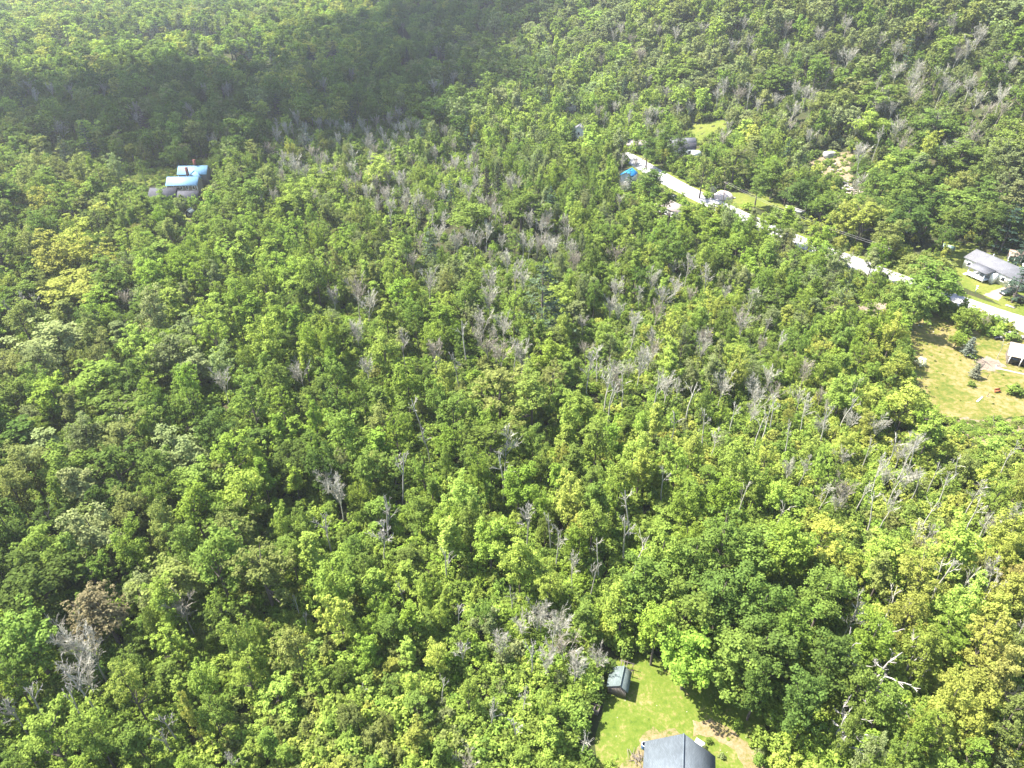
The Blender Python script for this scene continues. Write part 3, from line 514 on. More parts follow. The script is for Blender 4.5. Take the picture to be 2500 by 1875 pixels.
for a in [(1550,1530,26,'B'),(1595,1560,30,'L'),(1640,1590,50,'L'),(1680,1610,60,'L'),(1740,1610,60,'B'),(1800,1640,60,'L'),(1700,1645,60,'Y'),(1640,1625,20,'G'),(1760,1650,50,'L'),(1860,1660,50,'L'),(1560,1632,16,'G'),(1530,1600,16,'M'),(1640,1640,30,'M'),(1520,1645,18,'L'),(1520,1620,22,'G'),(1250,1560,60,'M'),(1230,1610,60,'L'),(1270,1640,50,'M'),(1320,1655,40,'L'),
  (2080,735,32,'B'),(2075,720,28,'L'),(2150,715,40,'L'),(2190,725,40,'M'),(2125,705,36,'L'),(2100,830,20,'M'),(2195,840,45,'M'),(2100,765,26,'L'),(1290,1500,50,'D'),(1310,1440,50,'D'),(2195,955,40,'L'),(2150,960,50,'L'),(2110,985,55,'M'),(2170,925,40,'L'),(2070,935,40,'M'),(2030,955,50,'L'),
  (1505,310,22,'D'),(400,345,30,'M'),(430,350,26,'M'),(370,355,28,'D'),(320,370,30,'D'),(300,400,26,'M'),(340,395,26,'L'),(270,400,26,'M'),(250,420,26,'D'),(360,405,22,'L'),(310,385,24,'M'),(1530,420,30,'L'),(1560,415,26,'L'),(1490,340,28,'L'),(1470,350,28,'L'),(1450,340,28,'M'),(1500,365,24,'L'),(1530,345,30,'L'),(1800,330,30,'L'),(1790,350,28,'M'),(1750,340,26,'L'),(1770,360,26,'M'),(1850,340,30,'M'),(1840,320,26,'L'),(1740,400,24,'M'),(1720,370,30,'L'),(1800,400,30,'L')]:
    Sh(*a)
add('shrub', 'shrub2', 1990 * S, 780 * S, 22 * S, H=1.9, col='W', tint=np.array((.42, .42, .33)), zf=.55)
HAND = len(T)

# ------------------------------------------------------------------ the rest of the woodland
def clear_test(px, py, rx, ry, x, y):
    bad = np.zeros(px.shape, bool)
    for P in OPEN:
        P = [(a, b) for a, b in P]
        for dx, dy in ((0, 0), (.85, 0), (-.85, 0), (0, .9), (0, -.85), (.6, .6), (-.6, .6), (.6, -.6), (-.6, -.6)): bad |= pip(px + dx * rx, py + dy * ry, P)
    for G in FREE_G: bad |= pip(x, y, G.tolist())
    return bad
def on_road(x, y, m):
    C = dense(RC, 6); d = np.full(x.shape, 1e9)
    for a, b in zip(C[:-1], C[1:]):
        ab = b - a; t = np.clip(((x - a[0]) * ab[0] + (y - a[1]) * ab[1]) / (ab @ ab), 0, 1); d = np.minimum(d, np.hypot(x - a[0] - t * ab[0], y - a[1] - t * ab[1]))
    return d < m
def scatter():
    r = np.random.default_rng(11); N = 150000
    x = r.uniform(-600, 430, N); y = r.uniform(14, 900, N); z = terr(x, y); px, py, Z = project(x, y, z + 9)
    ok = (Z > 10) & (px > -260) & (px < 2760) & (py > -130) & (py < 2080) & ~on_road(x, y, 5.5); x, y, z, px, py, Z = [v[ok] for v in (x, y, z, px, py, Z)]
    zs = [zone_at(px[i] + r.normal(0, 60), py[i] + r.normal(0, 45), r) for i in range(len(x))]
    zsz = np.array([q[3] for q in zs]); far = np.where(Z < 240, np.where(zsz > 6.2, .12, -.08), np.clip((Z - 330) / 300, 0, .25))
    sz = np.array([q[3] for q in zs]) * r.choice([.62, .8, 1.0, 1.0, 1.2], len(x)) * r.uniform(.88, 1.12, len(x)) * (1 + far); ht = np.array([q[4] for q in zs]) * r.uniform(.68, 1.18, len(x)) * np.clip((sz / np.array([q[3] for q in zs])) ** .35, .8, 1.1)
    rx = sz / 2 / Z * FPX; px2, py2, _ = project(x, y, z + ht * .68)
    bad = clear_test(px2, py2, rx, rx * .9, x, y)
    cell = 6.0; grid = {}
    def test(xx, yy, rr, zz):
        i, j = int(xx // cell), int(yy // cell)
        for a in range(i - 2, i + 3):
            for b in range(j - 2, j + 3):
                for (qx, qy, qr) in grid.get((a, b), ()):
                    if (qx - xx) ** 2 + (qy - yy) ** 2 < (zz * (qr + rr)) ** 2: return False
        return True
    def put(xx, yy, rr): grid.setdefault((int(xx // cell), int(yy // cell)), []).append((xx, yy, rr))
    for t in T:
        put(t['x'], t['y'], t['R'] * (.55 if t['kind'] == 'bare' else .95))
    for t in T:      # a dead tree that the photograph shows keeps its view: nothing tall grows right in front of it
        if t['kind'] not in ('bare', 'pine'): continue
        ax, ay, aZ = project(t['x'], t['y'], t['z'] + t['H']); bx, by, _ = project(t['x'], t['y'], t['z'] + t['H'] * (.33 if t['kind'] == 'bare' else .45)); w = .14 * t['H'] / aZ * FPX
        bad |= (Z < aZ + .5) & (np.abs(px2 - (ax + bx) / 2) < rx * .8 + w) & (py2 - rx * .95 < by) & (py2 + rx > ay)
    gap = np.sin(x * .31 + 2.1 * np.sin(y * .13)) + np.sin(y * .27 + 1.7 * np.sin(x * .11 + 1)) + .6 * np.sin(x * .83 + y * .71)
    bad |= (gap > 1.55) & (Z < 330)      # openings in the canopy
    order = [(i, 1.0) for i in r.permutation(len(x))] + [(i, .55) for i in r.permutation(len(x))]
    for i, f in order:
        if bad[i]: continue
        R = sz[i] / 2 * f
        if not test(x[i], y[i], R, .6 if f == 1 else .72): continue
        if f < 1: ht[i] *= .72
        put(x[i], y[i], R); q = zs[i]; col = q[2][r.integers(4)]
        if r.random() < .03: col = 'LYOGLB'[r.integers(6)] if Z[i] < 300 else col
        if Z[i] > 250: key = 'far%d' % r.integers(6)
        else:
            u = r.random(); key = (shape['r'] if u < .33 else shape['o'] if u < .62 else shape['a'] if u < .93 else shape['s']); key = key[r.integers(len(key))]
        if q[4] < 3.5: key = 'shrub%d' % r.integers(4)
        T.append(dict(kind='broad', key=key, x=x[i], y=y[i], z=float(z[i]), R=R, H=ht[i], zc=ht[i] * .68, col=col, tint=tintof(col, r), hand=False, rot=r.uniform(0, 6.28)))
def grey_band():      # thin grey trees stand thick through the middle of the wood and up the far slope
    r = np.random.default_rng(31)
    for P, n, H in (([(560, 260), (900, 240), (1060, 330), (1250, 470), (1230, 560), (1000, 560), (830, 470), (600, 430)], 95, 9.5), ([(1180, 520), (1560, 560), (1750, 760), (1650, 880), (1300, 840), (1000, 760), (1020, 620)], 45, 9.5), ([(1240, 60), (1700, 30), (2150, 60), (2190, 320), (1700, 330), (1300, 280)], 60, 12), ([(1560, 780), (2000, 900), (2190, 1100), (2190, 1300), (1900, 1150), (1600, 1000)], 26, 8)):
        G = np.array(P, float); k = 0
        while k < n:
            u = r.uniform(G.min(0), G.max(0))
            if not pip(u[0], u[1], P) or any(pip(u[0] * S, u[1] * S, Q) for Q in OPEN): continue
            key = tw[r.integers(4)] if r.random() < .7 else spz[r.integers(3)]; Dd(u[0], u[1], H * r.uniform(.75, 1.15), key, GREYD if r.random() < .75 else TAN, .62); k += 1
grey_band()
scatter()
# young growth and brush between the trunks and along the edges
def brush():
    r = np.random.default_rng(12); N = 60000; out = []
    x = np.concatenate([r.uniform(-330, 300, N), r.uniform(-150, 150, 42000)]); y = np.concatenate([r.uniform(14, 420, N), r.uniform(14, 175, 42000)]); z = terr(x, y); px, py, Z = project(x, y, z + 1)
    ok = (Z > 10) & (px > -200) & (px < 2700) & (py < 2060) & ~on_road(x, y, 4.6); x, y, z, px, py, Z = [v[ok] for v in (x, y, z, px, py, Z)]
    bad = np.zeros(x.shape, bool); w = .9 / Z * FPX
    for P in OPEN:
        for dx in (-.8, 0, .8): bad |= pip(px + dx * w, py - .5 * w, P) | pip(px + dx * w, py + .6 * w, P)
    for i in np.nonzero(~bad)[0]:
        q = zone_at(px[i], py[i], r); low = q[4] < 7; big = 1.6 if Z[i] > 210 else 1.0
        if r.random() > (.95 if low else .7): continue
        col = q[2][r.integers(4)]; R = r.uniform(.7, 1.6) * (1.25 if low else big)
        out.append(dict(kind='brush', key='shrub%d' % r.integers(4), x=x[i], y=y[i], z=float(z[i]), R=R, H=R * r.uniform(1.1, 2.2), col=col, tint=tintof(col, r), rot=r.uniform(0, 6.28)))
    # knee-high brush on the open meadow by the barn and the bank at the field's edge
    for P, n in (([(235, 445), (300, 425), (400, 405), (440, 410), (420, 440), (370, 458), (300, 458)], 420), ([(2310, 1022), (2540, 1024), (2540, 1130), (2430, 1120), (2350, 1060)], 380), ([(1975, 392), (2030, 370), (2085, 374), (2080, 470), (2040, 480), (1995, 425)], 330), ([(2195, 770), (2270, 745), (2330, 785), (2345, 820), (2420, 795), (2520, 815), (2540, 1010), (2420, 1025), (2310, 1020), (2230, 960), (2215, 870)], 90), (LAWN_PX, 26)):
        G = np.array(gpoly(P)); a, b = G.min(0), G.max(0)
        for _ in range(n):
            u = r.uniform(a, b)
            if pip(u[0], u[1], G.tolist()):
                col = 'LMLO'[r.integers(4)]; R = r.uniform(.3, .85) if n > 100 else r.uniform(.15, .4); out.append(dict(kind='brush', key='shrub%d' % r.integers(4), x=u[0], y=u[1], z=float(terr(*u)), R=R, H=R * r.uniform(.7, 1.2), col=col, tint=tintof(col, r), rot=r.uniform(0, 6.28)))
    return out
BRUSH = brush()
for t in T:
    q = project(t['x'], t['y'], t['z'] + t.get('zc', t['H'] * .6)); t['px'], t['py'], t['Z'] = float(q[0]), float(q[1]), float(q[2])
    t['inview'] = -5 < t['px'] < 2505 and -5 < t['py'] < 1880
cand = sorted([t for t in T if t['kind'] == 'broad' and t['inview']], key=lambda t: -(t['R'] / t['Z'] * (1.5 if t['hand'] else 1)))
SINGLE = cand[:300]
for t in SINGLE: t['single'] = True
BARE = sorted([t for t in T if t['kind'] == 'bare' and t['inview']], key=lambda t: -t['H'] / t['Z'])
for t in BARE[:290]: t['single'] = True
for t in T:
    if t['kind'] in ('pine', 'shrub') and t['inview']: t['single'] = True
    if t['kind'] in ('pine', 'bare') and not t['inview']: t['skip'] = True

# ------------------------------------------------------------------ masses: one object each, points that carry the stock meshes
stock_col = bpy.data.collections.new('stock')
KEYS = sorted(STOCK)
for i, k in enumerate(KEYS):
    stock_col.objects.link(bpy.data.objects.new('s%03d_%s' % (i, k), STOCK[k]['joined']))
def scatter_tree():
    g = bpy.data.node_groups.new('planting', 'GeometryNodeTree')
    g.interface.new_socket('Geometry', in_out='INPUT', socket_type='NodeSocketGeometry'); g.interface.new_socket('Geometry', in_out='OUTPUT', socket_type='NodeSocketGeometry')
    n = g.nodes; gi, go = n.new('NodeGroupInput'), n.new('NodeGroupOutput'); ci = n.new('GeometryNodeCollectionInfo'); ci.inputs['Collection'].default_value = stock_col; ci.inputs['Separate Children'].default_value = True; ci.inputs['Reset Children'].default_value = True
    ip = n.new('GeometryNodeInstanceOnPoints'); ip.inputs['Pick Instance'].default_value = True
    def attr(name, dt):
        a = n.new('GeometryNodeInputNamedAttribute'); a.data_type = dt; a.inputs['Name'].default_value = name; return [s for s in a.outputs if s.enabled and s.name == 'Attribute'][0]
    g.links.new(gi.outputs[0], ip.inputs['Points']); g.links.new(ci.outputs[0], ip.inputs['Instance']); g.links.new(attr('pick', 'INT'), ip.inputs['Instance Index'])
    g.links.new(attr('turn', 'FLOAT_VECTOR'), ip.inputs['Rotation']); g.links.new(attr('size', 'FLOAT_VECTOR'), ip.inputs['Scale']); g.links.new(ip.outputs[0], go.inputs[0]); return g
PLANT = scatter_tree()
def mass(name, items):
    me = bpy.data.meshes.new(name); n = len(items); me.vertices.add(n); me.vertices.foreach_set('co', np.array([(t['x'], t['y'], t['z'] - .05) for t in items], np.float32).ravel())
    def at(nm, ty, key, data): a = me.attributes.new(nm, ty, 'POINT'); a.data.foreach_set(key, data)
    at('pick', 'INT', 'value', np.array([KEYS.index(t['key']) for t in items], np.int32))
    at('turn', 'FLOAT_VECTOR', 'vector', np.array([(0, 0, t['rot']) for t in items], np.float32).ravel())
    at('size', 'FLOAT_VECTOR', 'vector', np.array([(t['R'] / STOCK[t['key']]['R'], t['R'] / STOCK[t['key']]['R'], t['H'] / STOCK[t['key']]['H']) for t in items], np.float32).ravel())
    at('tint', 'FLOAT_COLOR', 'color', np.array([(*t['tint'], 1) for t in items], np.float32).ravel())
    o = link(bpy.data.objects.new(name, me)); md = o.modifiers.new('planting', 'NODES'); md.node_group = PLANT; return tag(o, kind='stuff')
mass('forest', [t for t in T if not t.get('single') and not t.get('skip')])
mass('undergrowth', BRUSH)
print('TREES', len(T), 'hand', HAND, 'singles', sum(1 for t in T if t.get('single')), 'brush', len(BRUSH))

# ------------------------------------------------------------------ single trees
NAME = dict(broad='broadleaf_tree', pine='pine_tree', bare='bare_tree', shrub='shrub')
LANDMARKS = [(1510, 1675, 'green-roofed shed'), (1660, 1840, 'grey-roofed house'), (254, 1503, 'reddish brown tree'), (1325, 740, 'tall grey pine'), (450, 450, 'blue-roofed farmhouse'), (2420, 660, 'porch house'), (2434, 955, 'orange bench'), (1535, 430, 'blue tarpaulin shed'),
    (1618, 500, 'cream bungalow'), (1672, 365, 'gambrel barn'), (180, 700, 'broad yellow green tree'), (2024, 375, 'squared boulder'), (430, 492, 'dark garage'), (1765, 475, 'gravel mound'), (2480, 880, 'cream-roofed shelter'), (2311, 605, 'green tarp tent'),
    (0, 0, "upper left corner"), (2500, 0, "upper right corner"), (0, 1875, "lower left corner"), (2500, 1875, "lower right corner"), (1250, 937, "photo's centre"), (0, 937, "photo's left edge"), (2500, 1300, "photo's right edge"), (1000, 1875, "photo's bottom edge"), (1250, 0, "photo's top edge")]
WAY = ['right of', 'down-right of', 'below', 'down-left of', 'left of', 'up-left of', 'above', 'up-right of']
ORD = 'nearest second third fourth fifth sixth seventh eighth ninth tenth eleventh twelfth thirteenth fourteenth fifteenth sixteenth seventeenth eighteenth nineteenth twentieth twenty-first twenty-second twenty-third twenty-fourth twenty-fifth twenty-sixth twenty-seventh twenty-eighth twenty-ninth thirtieth'.split()
def kind_words(t):
    k = t['key']
    if t['kind'] == 'bare':
        if k.startswith('twiggy'): return 'grey', 'finely twigged bare tree', 'twiggy bare tree'
        if k.startswith('gnarled'): return 'pale', 'twisted dead tree', 'twisted dead tree'
        return ('pale' if t['tint'][0] > .39 else 'grey'), 'dead snag with few limbs', 'dead snag'
    if t['kind'] == 'pine': return ('dark' if t['tint'][1] < .07 else 'grey green'), ('conical spruce' if k.startswith('spruce') else 'feathery pine'), ('spruce' if k.startswith('spruce') else 'pine')
    if t['col'] == 'W': return 'white flowering', 'bush', 'flowering bush'
    c = COLNAME[t['col']]
    if t['kind'] == 'shrub' or k.startswith('shrub'): return c, 'shrub', c + ' shrub'
    return c, {'r': 'round tree', 'o': 'narrow tree', 'a': 'airy tree', 's': 'spreading tree', 'f': 'round tree'}[k[0]], c + ' tree'
def label_trees():
    vis = [t for t in T if t['inview']]; by = {}
    for t in vis: t['kw'] = kind_words(t); by.setdefault((t['kw'][2], t['kw'][0]), []).append(t)
    for (what, colw), L in by.items():
        X = np.array([(t['px'], t['py']) for t in L]); best = [(99, '')] * len(L)
        for lx, ly, nm in LANDMARKS:
            d = X - (lx, ly); dist = np.hypot(d[:, 0], d[:, 1]); sec = np.round(np.arctan2(d[:, 1], d[:, 0]) / (math.pi / 4)).astype(int) % 8
            for s_ in range(8):
                idx = np.nonzero((sec == s_) & (dist > 12))[0]; idx = idx[dist[idx].argsort()]
                for k, i in enumerate(idx[:30]):
                    if k < best[i][0]: best[i] = (k, '%s %s %s the %s' % (ORD[k], what, WAY[s_], nm))
        for t, b in zip(L, best): t['where'] = b[1]
label_trees()
GROUP = dict(broad='broadleaf trees of the wood', pine='conifers among the broadleaf trees', bare='bare and dead trees in the wood', shrub='shrubs at the edges of the clearings')
for t in T:
    if not t.get('single'): continue
    e = STOCK[t['key']]; nm = NAME[t['kind']]
    if t['key'].startswith('spruce'): nm = 'spruce_tree'
    s = t['R'] / e['R']
    o = empty(nm, (t['x'], t['y'], t['z'] - .05), t['rot'], '%s %s, %s' % (t['kw'][0], t['kw'][1], t['where'] or 'deep in the wood'), 'shrub' if t['kind'] == 'shrub' else 'dead tree' if t['kind'] == 'bare' else 'tree', GROUP[t['kind']], (s, s, t['H'] / e['H'])); t['obj'] = o
    if e['trunk']: part('stem' if t['kind'] == 'shrub' else 'trunk', e['trunk'], o, t['tint'])
    if e['crown']: part('twigs' if t['kind'] == 'bare' else 'foliage' if t['kind'] == 'shrub' else 'crown', e['crown'], o, t['tint'])

# ------------------------------------------------------------------ buildings
def rot2(v, a): return np.array([v[0] * math.cos(a) - v[1] * math.sin(a), v[0] * math.sin(a) + v[1] * math.cos(a)])
def gable(parent, x0, x1, y0, y1, zb, he, hr, wall, roof, over=.3, ridge=.5, thick=.14, axis='y', roof_name='roof', uv=True):
    """Walls with two gable ends and a roof of two slopes; the ridge runs along AXIS."""
    def P(a, b, z): return (a, b, z) if axis == 'y' else (b, a, z)
    a0, a1, b0, b1 = (x0, x1, y0, y1) if axis == 'y' else (y0, y1, x0, x1)
    am = a0 + (a1 - a0) * ridge; w = MB()
    V = [P(a0, b0, zb), P(a1, b0, zb), P(a1, b0, he), P(am, b0, hr), P(a0, b0, he), P(a0, b1, zb), P(a1, b1, zb), P(a1, b1, he), P(am, b1, hr), P(a0, b1, he)]
    w.add(V, [(0, 1, 6, 5), (1, 2, 7, 6), (5, 9, 4, 0)]); w.add(V, [(0, 1, 2, 3, 4)][:0] or [(0, 1, 2, 4)]); w.add(V, [(5, 6, 7, 9)]); w.add(V, [(4, 2, 3, 3)][:0] or [(4, 2, 3)]); w.add(V, [(7, 9, 8)])
    mpart('wall', w, wall, parent)
    sl = (hr - he) / (am - a0); sr = (hr - he) / (a1 - am); e0, e1 = b0 - over, b1 + over; ox = over * .9
    L = [(a0 - ox, he - sl * ox), (am, hr), (a1 + ox, he - sr * ox)]; t = thick; g = .03
    V = []
    for b in (e0, e1):
        for (a, z) in L: V.append(P(a, b, z + g))
        for (a, z) in L: V.append(P(a, b, z + g + t))
    F = [(0, 1, 4, 3), (1, 2, 5, 4), (6, 7, 10, 9), (7, 8, 11, 10), (3, 4, 10, 9), (4, 5, 11, 10), (0, 1, 7, 6), (1, 2, 8, 7), (0, 3, 9, 6), (2, 5, 11, 8)]
    r = MB(); r.add(V, F); me = r.mesh(roof_name, [roof], False)
    bm = bmesh.new(); bm.from_mesh(me); bmesh.ops.recalc_face_normals(bm, faces=bm.faces); bm.to_mesh(me); bm.free()
    if uv:
        ul = me.uv_layers.new(name='UVMap')
        for p in me.polygons:
            n = p.normal; h = Vector((-n.y, n.x, 0)); h = h.normalized() if h.length > 1e-4 else Vector((1, 0, 0)); q = n.cross(h)
            for li in p.loop_indices:
                c = me.vertices[me.loops[li].vertex_index].co; ul.data[li].uv = (c.dot(h), c.dot(q))
    ro = part(roof_name, me, parent)
    cap = MB(); cap.tube([P(am, e0, hr + g + t), P(am, e1, hr + g + t)], .09, 6); mpart('ridge_cap', cap, roof, ro, uv=True)
    return ro
def window(parent, face, u, z, w, h, off, frame=None, name='window'):
    """A framed pane on an outer wall: FACE -x +x -y +y, at OFF along its normal."""
    frame = frame or WHITE; s = 1 if face[0] == '+' else -1; d = .05
    def bx(mb, u0, u1, z0, z1, n0, n1):
        n0, n1 = sorted((off + s * n0, off + s * n1))
        return mb.box(n0, n1, u0, u1, z0, z1) if face[1] == 'x' else mb.box(u0, u1, n0, n1, z0, z1)
    f = MB(); t = .14; bx(f, u - w / 2 - t, u + w / 2 + t, z + h, z + h + t, .004, d + .02); bx(f, u - w / 2 - t, u + w / 2 + t, z - t, z, .004, d + .03); bx(f, u - w / 2 - t, u - w / 2, z + .001, z + h - .001, .004, d); bx(f, u + w / 2, u + w / 2 + t, z + .001, z + h - .001, .004, d)
    fo = mpart(name, f, frame, parent); p = MB(); bx(p, u - w / 2, u + w / 2, z, z + h, .006, .025); mpart('pane', p, GLASS, fo); return fo
def block(parent, name, x0, x1, y0, y1, z0, z1, mat, label=None):
    return mpart(name, MB().box(x0, x1, y0, y1, z0, z1), mat, parent, label=label)
def at_px(px, py, h=0): 
    p = hit(px, py, h); return Vector((p[0], p[1], float(terr(p[0], p[1]))))
def seams(parent, roof, spans, mat): pass

# the grey roofed house by the lawn (gable end towards the woods)
hp = hit(1666, 1792, 0); a = R_(-12.7)
def plane_hit(px, py, z):
    u = (px - 1250) / FPX; v = (py - 937.5) / FPX; t = (CAM_H - z) / (sp + v * cp); return np.array([u * t, t * (cp - v * sp)])
ap = plane_hit(1667, 1793, 6.0); q = rot2((0, -5.2), a)
h = empty('house', (ap[0] + q[0], ap[1] + q[1], 0), a, 'house with grey shingled gable roof and pale chimney beside the small lawn', 'house')
gable(h, -3.55, 3.75, -6, 5, 0, 2.9, 5.9, WHITE, SHINGLE, .28, .5)
c = MB(); c.box(.15, .85, -2.6, -1.7, 4.9, 7.1); ch = mpart('chimney', c, PINKSTONE, h); c = MB(); c.box(.05, .95, -2.7, -1.6, 7.1, 7.22); mpart('cap', c, PINKSTONE, ch)
window(h, '+y', -1.6, 1.0, .8, 1.2, 5.0); window(h, '+y', 1.6, 1.0, .8, 1.2, 5.0); window(h, '+y', 0, 3.6, .7, .9, 5.0); window(h, '-x', 1.5, 1.0, .9, 1.1, -3.55); window(h, '+x', 2.5, 1.0, .9, 1.1, 3.75)
w = MB(); w.box(3.76, 6.6, -6, 1.4, 0, 2.3); mpart('wing_wall', w, WHITE, h)
w = MB(); w.add([(3.78, -6.2, 2.9), (6.9, -6.2, 2.32), (6.9, 1.7, 2.32), (3.78, 1.7, 2.9), (3.78, -6.2, 3.02), (6.9, -6.2, 2.44), (6.9, 1.7, 2.44), (3.78, 1.7, 3.02)], [(0, 3, 2, 1), (4, 5, 6, 7), (0, 1, 5, 4), (1, 2, 6, 5), (2, 3, 7, 6), (3, 0, 4, 7)]); mpart('wing_roof', w, SHINGLE, h, uv=True, label='low lean-to roof over the side wing')

# garden shed
p = at_px(1505, 1697); a = R_(-18)
h = empty('shed', p, a, 'small plank garden shed with green grey roof at the lawn edge', 'shed')
gable(h, -1.15, 1.15, -.1, 2.3, 0, 1.75, 2.55, DARKWOOD, SHINGLE_G, .22, .62, .07)
for i in range(13):
    x = -1.15 + i * 2.3 / 13; zt = 1.72 + (.78 * (x + 1.15) / 1.43 if x < .28 else .78 * (1.15 - x - .17) / .87) - .06
    m = MB().box(x + .01, x + 2.3 / 13 - .012, -.135, -.103, .05, max(1.6, zt)); mpart('plank', m, OLDWOOD, h)
h = empty('arbor', at_px(1528, 1640), R_(-18), 'weathered open timber frame standing behind the garden shed', 'arbor')
for x in (-.75, .75):
    for y in (-.5, .5): block(h, 'post', x - .05, x + .05, y - .05, y + .05, 0, 1.3, OLDWOOD)
for y in (-.5, .5): block(h, 'beam', -.95, .95, y - .04, y + .04, 1.303, 1.38, OLDWOOD)
for i in range(3): block(h, 'slat', -.72 + i * .36 - .03, -.72 + i * .36 + .03, -.7, .7, 1.383, 1.43, OLDWOOD)
h = empty('planter', at_px(1451, 1735), R_(-25), 'weathered wooden box with two open bays at the lawn edge', 'planter')
block(h, 'base', -.6, .6, -.45, .45, .0, .35, OLDWOOD)
for x in (-.56, 0, .56): block(h, 'divider', x - .04, x + .04, -.37, .37, .353, .75, OLDWOOD)
for y in (-.41, .41): block(h, 'side_board', -.6, .6, y - .04, y + .04, .353, .8, OLDWOOD)
h = empty('barrel', at_px(1571, 1826), 0, 'open blue barrel standing beside the grey roofed house', 'barrel')
m = MB(); m.tube([(0, 0, 0), (0, 0, .25), (0, 0, .6), (0, 0, .85)], [.28, .32, .32, .29], 14); mpart('body', m, BLUEPLASTIC, h); m = MB(); an = np.linspace(0, 6.283, 15); m.tube(np.stack([.29 * np.cos(an), .29 * np.sin(an), np.full(15, .87)], 1), .04, 5); mpart('rim', m, WHITE, h)
h = empty('table', at_px(1706, 1822), R_(-35), 'small white garden table against the grey roofed house', 'table')
block(h, 'tabletop', -.55, .55, -.4, .4, .68, .73, WHITE)
for x in (-.48, .48):
    for y in (-.33, .33): block(h, 'leg', x - .03, x + .03, y - .03, y + .03, 0, .677, WHITE)
def heap(name, pos, n, length, rad, spread, mat, label, cat, pname, hgt=.5, seed=1):
    r = np.random.default_rng(seed); o = empty(name, pos, 0, label, cat)
    for i in range(n):
        c = np.array([*r.normal(0, spread, 2), abs(r.normal(0, hgt * .5)) + rad]); aa = r.uniform(0, 6.28); d = np.array([math.cos(aa), math.sin(aa), r.uniform(-.2, .2)]) * length * r.uniform(.4, 1) / 2
        m = MB(); m.tube([c - d, c + r.normal(0, .06, 3), c + d], [rad, rad * .8, rad * .55], 5); mpart(pname, m, mat, o)
    return o
heap('brush_pile', at_px(1553, 1853), 20, 1.3, .045, .4, OLDWOOD, 'pile of pale cut branches beside the grey roofed house', 'brush pile', 'branch', .5, 3)

# blue roofed farmhouse
DW = (-12.5, .8)
bx = at_px(450, 474); h = empty('farmhouse', bx, R_(2), 'rambling grey farmhouse with pale blue metal roofs and brick chimneys', 'house')
def metal_roof_seams(parent, pts, n, mat):
    (A0, A1, B0, B1) = [np.array(q, float) for q in pts]; m = MB()
    for i in range(1, n):
        f = i / n; P, Q = A0 + (A1 - A0) * f, B0 + (B1 - B0) * f; m.tube([P, Q], .045, 4)
    mpart('roof_seam', m, mat, parent)['kind'] = 'stuff'
def wing(parent, x0, x1, y0, y1, he, hr, axis, seams_n, nm='roof'):
    ro = gable(parent, x0, x1, y0, y1, 0, he, hr, GREYWALL, BLUEMETAL, .35, .5, .1, axis, nm)
    if axis == 'x':
        ym = (y0 + y1) / 2; s = (hr - he) / (ym - y0); z0 = he - s * .315 + .14; metal_roof_seams(ro, [(x0 - .3, y0 - .31, z0), (x1 + .3, y0 - .31, z0), (x0 - .3, ym, hr + .14), (x1 + .3, ym, hr + .14)], seams_n, BLUEMETAL)
    return ro
wing(h, -4.9, 4.7, 0, 5.2, 3.1, 4.8, 'x', 22)
wing(h, -4.0, 5.2, 8.6, 13.4, 3.9, 5.7, 'x', 20)
wing(h, -.3, 3.4, 5.7, 8.5, 3.2, 4.9, 'y', 0)
for x in (-3.1, -.4, 1.5, 3.6): window(h, '-y', x, 1.65, .62, 1.05, 0)
window(h, '-y', -1.0, 2.5, .6, .8, 8.6); window(h, '-y', -1.2, 1.0, .6, .8, 8.6); window(h, '-x', 2.8, 1.6, .7, 1.1, -4.9); window(h, '-x', 11.0, 2.0, .7, 1.1, -4.0)
for x, y, z in ((-.1, 6.9, 3.9), (1.2, 11.6, 4.9)):
    ch = block(h, 'chimney', x - .38, x + .38, y - .38, y + .38, z, z + 2.6, BRICK); block(ch, 'cap', x - .46, x + .46, y - .46, y + .46, z + 2.603, z + 2.74, BRICK)
for x in (-4.95, 4.75): block(h, 'corner_board', x - .08, x + .08, -.06, .12, 0, 3.0, WHITE)
block(h, 'corner_board', -4.08, -3.92, 8.52, 8.68, 0, 3.8, WHITE)
bp = at_px(402, 500); h = empty('garage', bp, R_(2), 'long dark garage with grey shingle roof in front of the farmhouse', 'garage')
gable(h, -4.2, 3.6, 0, 6.2, 0, 2.8, 4.4, DARKWOOD, SHINGLE_D, .35, .5, .12, 'x')
gable(h, 3.75, 10.6, .2, 4.4, 0, 2.3, 3.6, DARKWOOD, SHINGLE_D, .35, .5, .12, 'x', 'lower_roof')
for i in range(6): block(h, 'stone_block', 4.3 + i * 1.0, 5.1 + i * 1.0, .05, .19, .3 + .3 * (i % 2), 1.7, STONE)
h = empty('playhouse', at_px(462, 532), R_(-14), 'tiny dark gabled hut with a pale window frame behind the long garage', 'hut')
gable(h, -.95, .95, 0, 1.9, 0, 1.5, 2.4, DARKWOOD, SHINGLE_G, .2, .5, .07); window(h, '-y', 0, .75, .5, .45, 0, CREAM)
for x in (-.92, .92): block(h, 'post', x - .05, x + .05, -.1, -.005, 0, 1.5, STONE)
h['label'] = 'tiny dark gabled hut with pale window frame near the long dark garage'

